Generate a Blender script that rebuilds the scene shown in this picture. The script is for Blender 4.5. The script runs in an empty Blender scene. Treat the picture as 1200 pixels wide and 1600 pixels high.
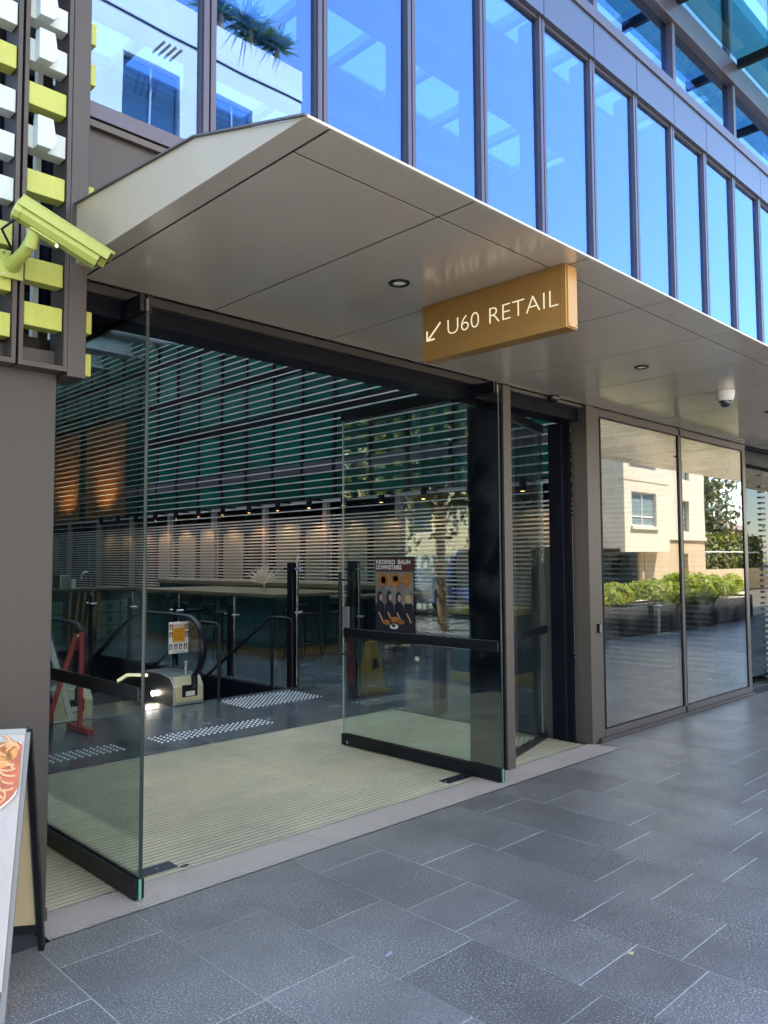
import bpy, bmesh, math, random
from mathutils import Vector, Matrix
R = math.radians
rnd = random.Random(7)
sc = bpy.context.scene
COL = sc.collection

# ------------------------------------------------------------------ camera
cam_d = bpy.data.cameras.new('camera'); cam = bpy.data.objects.new('camera', cam_d); COL.objects.link(cam)
yaw, pit, rol = R(44.52), R(3.524), R(-0.274)
fw = Vector((math.sin(yaw) * math.cos(pit), math.cos(yaw) * math.cos(pit), math.sin(pit)))
rt = Vector((math.cos(yaw), -math.sin(yaw), 0)); up = rt.cross(fw)
r2 = math.cos(rol) * rt + math.sin(rol) * up; u2 = -math.sin(rol) * rt + math.cos(rol) * up
M = Matrix((r2, u2, -fw)).transposed().to_4x4(); M.translation = (0, 0, 1.6)
cam.matrix_world = M
cam_d.sensor_fit = 'VERTICAL'; cam_d.sensor_height = 32.0; cam_d.lens = 32.0 * 1234.5 / 1600
cam_d.clip_start = 0.05; cam_d.clip_end = 2000
sc.camera = cam

# ------------------------------------------------------------------ sky, sun, exposure
SUN_EL, SUN_AZ = 58.0, 40.0           # azimuth measured from +Y towards +X
w = bpy.data.worlds.new('World'); sc.world = w; w.use_nodes = True
nt = w.node_tree; nt.nodes.clear()
sky = nt.nodes.new('ShaderNodeTexSky'); sky.sky_type = 'NISHITA'; sky.sun_disc = False
sky.sun_elevation = R(SUN_EL); sky.sun_rotation = R(SUN_AZ); sky.air_density = 1.0; sky.dust_density = 0.15; sky.ozone_density = 1.8
bg = nt.nodes.new('ShaderNodeBackground'); bg.inputs['Strength'].default_value = 0.15
out = nt.nodes.new('ShaderNodeOutputWorld')
nt.links.new(sky.outputs[0], bg.inputs[0]); nt.links.new(bg.outputs[0], out.inputs[0])
sd = bpy.data.lights.new('sun', 'SUN'); sun = bpy.data.objects.new('sun', sd); COL.objects.link(sun)
sd.energy = 4.6; sd.angle = R(0.53); sd.color = (1.0, 0.95, 0.86)
sdir = Vector((math.sin(R(SUN_AZ)) * math.cos(R(SUN_EL)), math.cos(R(SUN_AZ)) * math.cos(R(SUN_EL)), math.sin(R(SUN_EL))))
sun.rotation_euler = (-sdir).to_track_quat('-Z', 'Y').to_euler()
sc.view_settings.view_transform = 'Standard'; sc.view_settings.look = 'None'
sc.view_settings.exposure = 2.5; sc.view_settings.gamma = 1.0; sc.view_settings.use_curve_mapping = False
cy = sc.cycles
cy.max_bounces = 9; cy.diffuse_bounces = 4; cy.glossy_bounces = 5; cy.transmission_bounces = 6; cy.transparent_max_bounces = 24
cy.caustics_reflective = False; cy.caustics_refractive = False; cy.use_denoising = True
cy.use_adaptive_sampling = True; cy.adaptive_threshold = 0.01; cy.sample_clamp_indirect = 6.0

# ------------------------------------------------------------------ materials
MATS = {}
def nodes(m):
    m.use_nodes = True; t = m.node_tree; t.nodes.clear(); return t
def pmat(name, col, rough=0.5, metal=0.0, spec=0.5, nscale=0.0, namt=0.0, bump=0.0, bscale=None, coat=0.0, emit=None, estr=0.0, rvar=0.0, orand=0.0, stretch=None):
    """principled; namt = brightness variation by noise, orand = variation per object"""
    if name in MATS: return MATS[name]
    m = bpy.data.materials.new(name); t = nodes(m); N = t.nodes.new; L = t.links.new
    o = N('ShaderNodeOutputMaterial'); p = N('ShaderNodeBsdfPrincipled'); L(p.outputs[0], o.inputs[0])
    p.inputs['Base Color'].default_value = (*col, 1); p.inputs['Roughness'].default_value = rough
    p.inputs['Metallic'].default_value = metal; p.inputs['Specular IOR Level'].default_value = spec
    p.inputs['Coat Weight'].default_value = coat; p.inputs['Coat Roughness'].default_value = 0.08
    if emit: p.inputs['Emission Color'].default_value = (*emit, 1); p.inputs['Emission Strength'].default_value = estr
    tc = N('ShaderNodeTexCoord'); mp = N('ShaderNodeMapping'); L(tc.outputs['Object'], mp.inputs[0])
    geo = N('ShaderNodeNewGeometry'); L(geo.outputs['Position'], mp.inputs[0])
    if stretch: mp.inputs['Scale'].default_value = stretch
    val = None
    if namt:
        n = N('ShaderNodeTexNoise'); n.inputs['Scale'].default_value = nscale; n.inputs['Detail'].default_value = 6; n.inputs['Roughness'].default_value = 0.65
        L(mp.outputs[0], n.inputs['Vector'])
        mr = N('ShaderNodeMapRange'); mr.inputs[1].default_value = 0.25; mr.inputs[2].default_value = 0.75; mr.inputs[3].default_value = 1 - namt; mr.inputs[4].default_value = 1 + namt
        L(n.outputs[0], mr.inputs[0]); val = mr.outputs[0]
        if rvar:
            rr = N('ShaderNodeMapRange'); rr.inputs[1].default_value = 0.3; rr.inputs[2].default_value = 0.7; rr.inputs[3].default_value = max(0.02, rough - rvar); rr.inputs[4].default_value = rough + rvar
            L(n.outputs[0], rr.inputs[0]); L(rr.outputs[0], p.inputs['Roughness'])
    if orand:
        oi = N('ShaderNodeObjectInfo'); mr2 = N('ShaderNodeMapRange'); mr2.inputs[3].default_value = 1 - orand; mr2.inputs[4].default_value = 1 + orand
        L(oi.outputs['Random'], mr2.inputs[0])
        if val is None: val = mr2.outputs[0]
        else:
            mm = N('ShaderNodeMath'); mm.operation = 'MULTIPLY'; L(val, mm.inputs[0]); L(mr2.outputs[0], mm.inputs[1]); val = mm.outputs[0]
    if val is not None:
        vm = N('ShaderNodeVectorMath'); vm.operation = 'SCALE'; vm.inputs[0].default_value = col; L(val, vm.inputs['Scale']); L(vm.outputs[0], p.inputs['Base Color'])
    if bump:
        n2 = N('ShaderNodeTexNoise'); n2.inputs['Scale'].default_value = bscale or nscale; n2.inputs['Detail'].default_value = 4; L(mp.outputs[0], n2.inputs['Vector'])
        b = N('ShaderNodeBump'); b.inputs['Strength'].default_value = bump; b.inputs['Distance'].default_value = 0.01
        L(n2.outputs[0], b.inputs['Height']); L(b.outputs[0], p.inputs['Normal'])
    MATS[name] = m; return m
def glassmat(name, tint, base, k=1.0, gcol=(1, 1, 1), rough=0.0, dirt=0.0, wave=0.0):
    """thin architectural pane: clear transmission mixed with a mirror reflection by Fresnel"""
    if name in MATS: return MATS[name]
    m = bpy.data.materials.new(name); t = nodes(m); N = t.nodes.new; L = t.links.new
    o = N('ShaderNodeOutputMaterial'); mx = N('ShaderNodeMixShader'); tr = N('ShaderNodeBsdfTransparent'); gl = N('ShaderNodeBsdfGlossy')
    tr.inputs[0].default_value = (*tint, 1); gl.inputs['Color'].default_value = (*gcol, 1); gl.inputs['Roughness'].default_value = rough
    fr = N('ShaderNodeFresnel'); gb_ = N('ShaderNodeNewGeometry'); io = N('ShaderNodeMapRange'); io.inputs[3].default_value = 1.5; io.inputs[4].default_value = 1 / 1.5
    L(gb_.outputs['Backfacing'], io.inputs[0]); L(io.outputs[0], fr.inputs[0])   # same reflectance on both faces of the pane
    ma = N('ShaderNodeMath'); ma.operation = 'MULTIPLY_ADD'; ma.use_clamp = True; ma.inputs[1].default_value = k; ma.inputs[2].default_value = base
    L(fr.outputs[0], ma.inputs[0]); L(ma.outputs[0], mx.inputs[0]); L(tr.outputs[0], mx.inputs[1]); L(gl.outputs[0], mx.inputs[2])
    if wave:
        nz = N('ShaderNodeTexNoise'); nz.inputs['Scale'].default_value = 1.3; nz.inputs['Detail'].default_value = 1; gp2 = N('ShaderNodeNewGeometry'); L(gp2.outputs['Position'], nz.inputs['Vector'])
        bp = N('ShaderNodeBump'); bp.inputs['Strength'].default_value = 1.0; bp.inputs['Distance'].default_value = wave; L(nz.outputs[0], bp.inputs['Height']); L(bp.outputs[0], gl.inputs['Normal'])
    last = mx.outputs[0]
    if dirt:
        df = N('ShaderNodeBsdfDiffuse'); df.inputs[0].default_value = (.6, .6, .6, 1); m2 = N('ShaderNodeMixShader')
        n = N('ShaderNodeTexNoise'); n.inputs['Scale'].default_value = 3; n.inputs['Detail'].default_value = 8; g = N('ShaderNodeNewGeometry'); L(g.outputs['Position'], n.inputs['Vector'])
        r_ = N('ShaderNodeMapRange'); r_.inputs[1].default_value = .45; r_.inputs[2].default_value = .8; r_.inputs[4].default_value = dirt
        L(n.outputs[0], r_.inputs[0]); L(r_.outputs[0], m2.inputs[0]); L(last, m2.inputs[1]); L(df.outputs[0], m2.inputs[2]); last = m2.outputs[0]
    L(last, o.inputs[0]); MATS[name] = m; return m
def emat(name, col, s):
    if name in MATS: return MATS[name]
    m = bpy.data.materials.new(name); t = nodes(m); o = t.nodes.new('ShaderNodeOutputMaterial'); e = t.nodes.new('ShaderNodeEmission')
    e.inputs[0].default_value = (*col, 1); e.inputs[1].default_value = s; t.links.new(e.outputs[0], o.inputs[0]); MATS[name] = m; return m
def paver_mat():
    m = bpy.data.materials.new('basalt_paver'); t = nodes(m); N = t.nodes.new; L = t.links.new
    o = N('ShaderNodeOutputMaterial'); p = N('ShaderNodeBsdfPrincipled'); L(p.outputs[0], o.inputs[0])
    g = N('ShaderNodeNewGeometry'); oi = N('ShaderNodeObjectInfo')
    def noise(s, d=4, r=.6):
        n = N('ShaderNodeTexNoise'); n.inputs['Scale'].default_value = s; n.inputs['Detail'].default_value = d; n.inputs['Roughness'].default_value = r; L(g.outputs['Position'], n.inputs['Vector']); return n.outputs[0]
    def rng(v, a, b, c, d):
        r = N('ShaderNodeMapRange'); r.inputs[1].default_value = a; r.inputs[2].default_value = b; r.inputs[3].default_value = c; r.inputs[4].default_value = d; L(v, r.inputs[0]); return r.outputs[0]
    def mul(a, b):
        q = N('ShaderNodeMath'); q.operation = 'MULTIPLY'; L(a, q.inputs[0]); L(b, q.inputs[1]); return q.outputs[0]
    v = mul(rng(noise(1.7, 6), .3, .7, .8, 1.22), rng(oi.outputs['Random'], 0, 1, .8, 1.15))
    vm = N('ShaderNodeVectorMath'); vm.operation = 'SCALE'; vm.inputs[0].default_value = (.132, .121, .116); L(v, vm.inputs['Scale'])
    fl = mul(rng(noise(120, 5, .7), .52, .64, 0, 1), rng(noise(2.3, 3), .3, .62, .25, .95))
    mx = N('ShaderNodeMix'); mx.data_type = 'RGBA'; L(fl, mx.inputs[0]); L(vm.outputs[0], mx.inputs[6]); mx.inputs[7].default_value = (.58, .565, .54, 1)
    # scattered dark stains
    st = rng(noise(7, 9, .8), .60, .72, 0, .5); mx2 = N('ShaderNodeMix'); mx2.data_type = 'RGBA'; L(st, mx2.inputs[0]); L(mx.outputs[2], mx2.inputs[6]); mx2.inputs[7].default_value = (.045, .045, .05, 1)
    L(mx2.outputs[2], p.inputs['Base Color'])
    L(rng(noise(3, 5), .3, .7, .27, .44), p.inputs['Roughness']); p.inputs['Specular IOR Level'].default_value = .75
    b = N('ShaderNodeBump'); b.inputs['Strength'].default_value = .25; b.inputs['Distance'].default_value = .004; L(noise(130, 2), b.inputs['Height']); L(b.outputs[0], p.inputs['Normal'])
    return m
def brick_mat(name, c1, c2, mort, scale, bw, bh, ms, rough, off=0.5, rot=0.0):
    m = bpy.data.materials.new(name); t = nodes(m); N = t.nodes.new; L = t.links.new
    o = N('ShaderNodeOutputMaterial'); p = N('ShaderNodeBsdfPrincipled'); L(p.outputs[0], o.inputs[0]); p.inputs['Roughness'].default_value = rough
    g = N('ShaderNodeNewGeometry'); mp = N('ShaderNodeMapping'); mp.inputs['Rotation'].default_value = (0, 0, rot); L(g.outputs['Position'], mp.inputs[0])
    b = N('ShaderNodeTexBrick'); b.offset = off; b.inputs['Color1'].default_value = (*c1, 1); b.inputs['Color2'].default_value = (*c2, 1); b.inputs['Mortar'].default_value = (*mort, 1)
    b.inputs['Scale'].default_value = scale; b.inputs['Brick Width'].default_value = bw; b.inputs['Row Height'].default_value = bh; b.inputs['Mortar Size'].default_value = ms
    L(mp.outputs[0], b.inputs['Vector'])
    n = N('ShaderNodeTexNoise'); n.inputs['Scale'].default_value = 2.5; n.inputs['Detail'].default_value = 8; L(g.outputs['Position'], n.inputs['Vector'])
    r = N('ShaderNodeMapRange'); r.inputs[1].default_value = .3; r.inputs[2].default_value = .7; r.inputs[3].default_value = .75; r.inputs[4].default_value = 1.25; L(n.outputs[0], r.inputs[0])
    vm = N('ShaderNodeVectorMath'); vm.operation = 'SCALE'; L(b.outputs[0], vm.inputs[0]); L(r.outputs[0], vm.inputs['Scale']); L(vm.outputs[0], p.inputs['Base Color'])
    r2_ = N('ShaderNodeMapRange'); r2_.inputs[1].default_value = .3; r2_.inputs[2].default_value = .7; r2_.inputs[3].default_value = rough * .7; r2_.inputs[4].default_value = rough * 1.3; L(n.outputs[0], r2_.inputs[0]); L(r2_.outputs[0], p.inputs['Roughness'])
    return m
def leaf_mat(name, c1, c2, trans=.35):
    m = bpy.data.materials.new(name); t = nodes(m); N = t.nodes.new; L = t.links.new
    o = N('ShaderNodeOutputMaterial'); p = N('ShaderNodeBsdfPrincipled'); tl = N('ShaderNodeBsdfTranslucent'); mx = N('ShaderNodeMixShader'); mx.inputs[0].default_value = trans
    g = N('ShaderNodeNewGeometry'); n = N('ShaderNodeTexNoise'); n.inputs['Scale'].default_value = 3.0; n.inputs['Detail'].default_value = 5; L(g.outputs['Position'], n.inputs['Vector'])
    c = N('ShaderNodeMix'); c.data_type = 'RGBA'; r = N('ShaderNodeMapRange'); r.inputs[1].default_value = .35; r.inputs[2].default_value = .65; L(n.outputs[0], r.inputs[0]); L(r.outputs[0], c.inputs[0])
    c.inputs[6].default_value = (*c1, 1); c.inputs[7].default_value = (*c2, 1)
    L(c.outputs[2], p.inputs['Base Color']); L(c.outputs[2], tl.inputs[0]); p.inputs['Roughness'].default_value = .5
    L(p.outputs[0], mx.inputs[1]); L(tl.outputs[0], mx.inputs[2]); L(mx.outputs[0], o.inputs[0]); return m
def skylight_mat():
    m = bpy.data.materials.new('translucent_skylight'); t = nodes(m); N = t.nodes.new; L = t.links.new
    o = N('ShaderNodeOutputMaterial'); a = N('ShaderNodeBsdfTranslucent'); d = N('ShaderNodeBsdfDiffuse'); mx = N('ShaderNodeMixShader'); mx.inputs[0].default_value = .25
    a.inputs[0].default_value = (.80, .88, .90, 1); d.inputs[0].default_value = (.25, .3, .35, 1); L(a.outputs[0], mx.inputs[1]); L(d.outputs[0], mx.inputs[2]); L(mx.outputs[0], o.inputs[0]); return m

BRONZE = pmat('bronze_paint', (.07, .059, .055), .4, .3, nscale=3, namt=.08)
BRONZE_L = pmat('bronze_frame', (.10, .083, .073), .36, .35, nscale=4, namt=.06)
UPF = pmat('upper_frame', (.115, .105, .135), .34, .5, nscale=4, namt=.06)
PIER = pmat('bronze_cladding', (.047, .041, .037), .42, .15, nscale=1.6, namt=.34, rvar=.12, stretch=(1, 1, .35))
BLACK = pmat('black_powdercoat', (.008, .009, .013), .45, 0, .25, nscale=6, namt=.2)
JAMB = pmat('black_jamb', (.004, .005, .009), .5, 0, .12)
BLACKG = pmat('black_gloss_rail', (.007, .008, .011), .3, 0, .3)
NAVY = pmat('dark_steel', (.01, .015, .024), .45, 0, .25)
CANOPY = pmat('champagne_panel', (.56, .505, .43), .17, .35, nscale=1.1, namt=.07, rvar=.03, bump=.02, bscale=1.2)
CANOPY_E = pmat('champagne_end', (.37, .30, .205), .45, .1, nscale=1.1, namt=.08)
SEAM = pmat('dark_sealant', (.028, .026, .024), .9, 0, .1)
GOLD = pmat('gold_sign_paint', (.34, .18, .05), .32, .4, nscale=2.5, namt=.06)
SPAN = pmat('spandrel_panel', (.085, .105, .165), .3, .35, nscale=1.5, namt=.06)
LETTER = emat('illuminated_letter', (1.0, .9, .62), .17)
YEL = pmat('lime_yellow_louvre', (.41, .43, .085), .45, nscale=5, namt=.13, stretch=(2, 2, .5))
WHT = pmat('pale_louvre', (.50, .545, .52), .5, nscale=5, namt=.12, stretch=(2, 2, .5))
LIME = pmat('lime_camera_paint', (.35, .39, .085), .38, nscale=9, namt=.06)
CHROME = pmat('chrome', (.75, .75, .75), .12, 1.0)
STEEL = pmat('brushed_steel', (.5, .49, .47), .28, 1.0, nscale=30, namt=.08)
SLAT = pmat('taupe_slat', (.58, .54, .51), .5, nscale=5, namt=.07)
GREENP = pmat('green_glass_panel', (.012, .10, .075), .16, spec=.5, orand=.3, nscale=.7, namt=.3)
OLIVE = pmat('olive_wall_panel', (.30, .285, .19), .5, orand=.15, nscale=1.5, namt=.12)
PINKC = pmat('taupe_column', (.36, .32, .30), .5)
COPPER = pmat('copper_panel', (.36, .145, .045), .35, .55, nscale=1.3, namt=.2)
TIMBER = pmat('warm_timber', (.33, .21, .09), .45, nscale=9, namt=.2, stretch=(1, .2, 1))
MATC = pmat('mat_rib', (.47, .43, .31), .6, nscale=.9, namt=.3, orand=.05)
MATD = pmat('mat_gap', (.022, .02, .014), .9, 0, .1)
GRILLE = pmat('threshold_metal', (.43, .375, .34), .5, .1, nscale=3, namt=.1)
WHITE = pmat('white_paint', (.78, .77, .74), .5, nscale=4, namt=.04)
RED = pmat('red_paint', (.42, .035, .03), .4)
CREAM = pmat('cream_paint', (.62, .57, .42), .5)
DOOR = glassmat('door_glass', (.84, .91, .89), .02, 2.0, dirt=.04)
CLEAR = glassmat('clear_glass', (.93, .965, .955), .0, 1.0)
SHOP = glassmat('shopfront_glass', (.50, .54, .52), .2, 1.0, (1, .985, .94), wave=.0005, dirt=.07)
SHOP2 = glassmat('tinted_door_glass', (.26, .34, .32), .0, .5)
UPG = glassmat('upper_facade_glass', (.22, .37, .66), .27, 1.0, (.45, .66, .97), wave=.0007)
TEAL = glassmat('teal_awning_glass', (.40, .60, .60), .06, 1.0, (.7, .95, 1))
GEDGE = pmat('green_glass_edge', (.015, .035, .03), .2, 0, .4)
GEDGE2 = pmat('bright_glass_edge', (.10, .32, .22), .15, 0, .6)
PAVER = paver_mat()

# ------------------------------------------------------------------ mesh helpers
WL = {}
def tag(o, label=None, cat=None, group=None, kind=None):
    if label: o['label'] = label
    if cat: o['category'] = cat
    if group: o['group'] = group
    if kind: o['kind'] = kind
    return o
def empty(name, loc, label, cat, group=None):
    o = bpy.data.objects.new(name, None); COL.objects.link(o); o.location = loc; o.empty_display_size = .2; WL[o.name] = Vector(loc)
    return tag(o, label, cat, group)
def link(name, me, loc, parent=None, mat=None):
    o = bpy.data.objects.new(name, me); COL.objects.link(o); loc = Vector(loc)
    if parent is not None: o.parent = parent; o.location = loc - WL[parent.name]
    else: o.location = loc
    WL[o.name] = loc
    if mat is not None and not me.materials: me.materials.append(mat)
    return o
CACHE = {}
def box(name, x0, x1, y0, y1, z0, z1, mat, parent=None, bev=0.0):
    d = (round(x1 - x0, 4), round(y1 - y0, 4), round(z1 - z0, 4)); key = (d, mat.name, bev)
    me = CACHE.get(key)
    if me is None:
        bm = bmesh.new(); bmesh.ops.create_cube(bm, size=1.0); bmesh.ops.scale(bm, vec=d, verts=bm.verts)
        if bev: bmesh.ops.bevel(bm, geom=bm.edges[:] , offset=min(bev, min(d) * .45), segments=2 if bev > .004 else 1, affect='EDGES', profile=.5)
        me = bpy.data.meshes.new(name); bm.to_mesh(me); bm.free(); me.materials.append(mat); CACHE[key] = me
    return link(name, me, ((x0 + x1) / 2, (y0 + y1) / 2, (z0 + z1) / 2), parent)
class MB:
    """collects shapes for ONE mesh object, in world coordinates"""
    def __init__(s): s.v = []; s.f = []; s.m = []; s.mats = []
    def mi(s, mat):
        if mat is None: return 0
        if mat not in s.mats: s.mats.append(mat)
        return s.mats.index(mat)
    def poly(s, pts, faces, mat=None):
        b = len(s.v); s.v += [tuple(p) for p in pts]; k = s.mi(mat)
        for f in faces: s.f.append([b + i for i in f]); s.m.append(k)
    def box(s, x0, x1, y0, y1, z0, z1, mat=None):
        s.poly([(x0, y0, z0), (x1, y0, z0), (x1, y1, z0), (x0, y1, z0), (x0, y0, z1), (x1, y0, z1), (x1, y1, z1), (x0, y1, z1)],
               [(0, 3, 2, 1), (4, 5, 6, 7), (0, 1, 5, 4), (1, 2, 6, 5), (2, 3, 7, 6), (3, 0, 4, 7)], mat)
    def prism(s, pts, vec, mat=None):
        """polygon pts extruded by vec"""
        n = len(pts); vec = Vector(vec); a = [Vector(p) for p in pts]; b = [p + vec for p in a]
        s.poly(a + b, [list(range(n))[::-1], list(range(n, 2 * n))] + [(i, (i + 1) % n, n + (i + 1) % n, n + i) for i in range(n)], mat)
    def bar(s, p, q, wx, wy, mat=None, upv=(0, 0, 1)):
        p, q = Vector(p), Vector(q); d = (q - p).normalized(); u = Vector(upv)
        if abs(d.dot(u)) > .98: u = Vector((1, 0, 0))
        a = d.cross(u).normalized() * wx / 2; b = a.cross(d).normalized() * wy / 2
        s.prism([p - a - b, p + a - b, p + a + b, p - a + b], q - p, mat)
    def tube(s, pts, r, n=10, mat=None, sx=1.0, closed=False, caps=True):
        pts = [Vector(p) for p in pts]; rs = r if isinstance(r, (list, tuple)) else [r] * len(pts); rings = []; ref = None
        for i, p in enumerate(pts):
            d = (pts[min(i + 1, len(pts) - 1)] - pts[max(i - 1, 0)]).normalized()
            if ref is None:
                ref = Vector((1, 0, 0)) if abs(d.x) < .9 else Vector((0, 0, 1))
            a = (ref - d * ref.dot(d)).normalized(); ref = a; b = d.cross(a)
            rings.append([p + a * (math.cos(t) * rs[i] * sx) + b * (math.sin(t) * rs[i]) for t in [2 * math.pi * k / n for k in range(n)]])
        P = [q for g in rings for q in g]; F = []
        for i in range(len(rings) - 1):
            for k in range(n): F.append((i * n + k, i * n + (k + 1) % n, (i + 1) * n + (k + 1) % n, (i + 1) * n + k))
        if caps: F.append(list(range(n))[::-1]); F.append([(len(rings) - 1) * n + k for k in range(n)])
        s.poly(P, F, mat)
    def lathe(s, c, prof, n=24, mat=None, ax='z'):
        c = Vector(c); P = []; F = []
        for (r, h) in prof:
            for k in range(n):
                t = 2 * math.pi * k / n; e = (math.cos(t) * r, math.sin(t) * r)
                P.append(c + (Vector((e[0], e[1], h)) if ax == 'z' else Vector((h, e[0], e[1])) if ax == 'x' else Vector((e[0], h, e[1]))))
        for i in range(len(prof) - 1):
            for k in range(n): F.append((i * n + k, i * n + (k + 1) % n, (i + 1) * n + (k + 1) % n, (i + 1) * n + k))
        F.append(list(range(n))[::-1]); F.append([(len(prof) - 1) * n + k for k in range(n)])
        s.poly(P, F, mat)
    def build(s, name, mat=None, parent=None, smooth=False, origin=None, bev=0.0):
        v = [Vector(p) for p in s.v]
        if origin is None:
            lo = Vector([min(p[i] for p in v) for i in range(3)]); hi = Vector([max(p[i] for p in v) for i in range(3)]); origin = Vector(((lo.x + hi.x) / 2, (lo.y + hi.y) / 2, lo.z))
        origin = Vector(origin); me = bpy.data.meshes.new(name); me.from_pydata([p - origin for p in v], [], s.f)
        ms = s.mats or [mat]
        for m in ms: me.materials.append(m)
        if len(ms) > 1: me.polygons.foreach_set('material_index', s.m)
        bm = bmesh.new(); bm.from_mesh(me)
        if bev: bmesh.ops.bevel(bm, geom=bm.edges[:], offset=bev, segments=2, affect='EDGES', profile=.5)
        bmesh.ops.recalc_face_normals(bm, faces=bm.faces[:]); bm.to_mesh(me); bm.free()
        if smooth:
            me.polygons.foreach_set('use_smooth', [True] * len(me.polygons))
            if hasattr(me, 'set_sharp_from_angle'): me.set_sharp_from_angle(angle=R(42))
        return link(name, me, origin, parent)
def text_into(mb, s, size, origin, xdir, ydir, depth, mat, offset=0.0, spacing=1.0, width=None):
    """flat lettering as raised mesh: xdir = reading direction, ydir = up"""
    cu = bpy.data.curves.new('t', 'FONT'); cu.body = s; cu.size = size; cu.extrude = 0; cu.offset = offset; cu.space_character = spacing; cu.resolution_u = 4
    ob = bpy.data.objects.new('t', cu); COL.objects.link(ob); dg = bpy.context.evaluated_depsgraph_get(); dg.update()
    me = bpy.data.meshes.new_from_object(ob.evaluated_get(dg)); xd, yd = Vector(xdir), Vector(ydir); nd = xd.cross(yd); o = Vector(origin)
    sx = 1.0
    if width and len(me.vertices):
        sx = width / max(1e-6, max(v.co.x for v in me.vertices) - min(0, min(v.co.x for v in me.vertices)))
    P = [o + xd * v.co.x * sx + yd * v.co.y + nd * depth for v in me.vertices]
    mb.poly(P, [list(p.vertices) for p in me.polygons], mat)
    bpy.data.objects.remove(ob); bpy.data.curves.remove(cu); bpy.data.meshes.remove(me)
def copy_tree(o, parent=None, dloc=(0, 0, 0)):
    c = o.copy(); COL.objects.link(c); c.parent = parent
    if parent is None: c.location = o.location + Vector(dloc)
    WL[c.name] = WL[o.name] + Vector(dloc)
    for ch in list(o.children): copy_tree(ch, c, dloc)
    return c
def leaves(mb, n, pos_fn, size, aspect=1.6, mat=None):
    for _ in range(n):
        p, nr = pos_fn(); p = Vector(p); s = size * rnd.uniform(.4, 1.6)
        a = Vector((rnd.gauss(0, 1), rnd.gauss(0, 1), rnd.gauss(0, .7)))
        if nr is not None: a = a * .55 + Vector(nr)
        a.normalize(); b = a.orthogonal().normalized(); b.rotate(Matrix.Rotation(rnd.uniform(0, 6.28), 3, a)); c = a.cross(b)
        b *= s * aspect * .5; c *= s * .5
        mb.poly([p - b, p - c * .8 + a * s * .1, p + b, p + c * .8 + a * s * .1], [(0, 1, 2, 3)], mat)
def wall_with_holes(mb, axis, c0, c1, u0, u1, z0, z1, holes, mat=None):
    """thick wall; axis 'x': runs along X between u0,u1 and occupies Y c0..c1; holes = (u0,u1,z0,z1)"""
    us = sorted({u0, u1} | {h[0] for h in holes} | {h[1] for h in holes}); zs = sorted({z0, z1} | {h[2] for h in holes} | {h[3] for h in holes})
    us = [u for u in us if u0 <= u <= u1]; zs = [z for z in zs if z0 <= z <= z1]
    for j in range(len(zs) - 1):
        run = None
        for i in range(len(us) - 1):
            um, zm = (us[i] + us[i + 1]) / 2, (zs[j] + zs[j + 1]) / 2
            hole = any(h[0] < um < h[1] and h[2] < zm < h[3] for h in holes)
            if not hole: run = [us[i], us[i + 1]] if run is None else [run[0], us[i + 1]]
            if (hole or i == len(us) - 2) and run is not None:
                if axis == 'x': mb.box(run[0], run[1], c0, c1, zs[j], zs[j + 1], mat)
                else: mb.box(c0, c1, run[0], run[1], zs[j], zs[j + 1], mat)
                run = None

# ================================================================== SETTING: ground and pavement
GROUND = pmat('asphalt', (.06, .06, .062), .85, nscale=2, namt=.2)
m = MB(); m.box(-300, 300, -300, 300, -9.0, -8.9); 
# ground sheet with a pit left open under the hall's stair well
gm = MB()
for (x0, x1, y0, y1) in ((-400, 3.0, -400, 400), (6.4, 400, -400, 400), (3.0, 6.4, -400, 8.0), (3.0, 6.4, 15, 400)):
    gm.poly([(x0, y0, -.03), (x1, y0, -.03), (x1, y1, -.03), (x0, y1, -.03)], [(0, 1, 2, 3)])
tag(gm.build('ground', GROUND), kind='structure')
PAVE = brick_mat('far_paving', (.085, .088, .098), (.115, .118, .13), (.2, .2, .2), 1.0, .61, .4475, .004, .42, .37, R(90))
MORT = pmat('joint_mortar', (.40, .38, .35), .85, nscale=1.1, namt=.65)
PX0, PX1, PY0, PY1 = 0.44, 13.865, -0.9, 3.452
pm = MB(); Z = -.0045
for (x0, x1, y0, y1) in ((-4, PX0, -6.5, 3.455), (PX1, 60, -6.5, 3.672), (PX0, PX1, -6.5, PY0)):
    pm.poly([(x0, y0, 0), (x1, y0, 0), (x1, y1, 0), (x0, y1, 0)], [(0, 1, 2, 3)])
pave = tag(pm.build('pavement', PAVE, origin=(5, 1, 0)), kind='structure')
bmx = MB(); bmx.box(PX0, PX1, PY0, PY1, -.028, -.0012); bmx.box(6.196, PX1, PY1 + .0005, 3.672, -.028, -.0012); bmx.build('mortar_bed', MORT, pave)
fp = MB(); fp.poly([(-4, -7.95, .004), (60, -7.95, .004), (60, -2.3, .004), (-4, -2.3, .004)], [(0, 1, 2, 3)]); tag(fp.build('bounce_path', brick_mat('warm_bounce_flags', (.40, .34, .26), (.46, .40, .31), (.25, .22, .18), 1.0, .9, .6, .008, .8)), kind='structure')  # pale strip added to bounce warm sunlight up under the canopy
known = {1: [3.06, 2.45], 2: [2.75, 2.2], 3: [3.21, 2.595, 2.295, 1.685, 1.387], 4: [2.907, 1.99, 1.5], 5: [2.755, 2.15, 1.85, 1.25], 6: [3.21, 2.30, 1.7], 8: [2.90, 2.0, 1.4], 9: [2.75, 2.136, 1.53], 10: [2.895, 2.285, 1.68]}
np_ = 0
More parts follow.
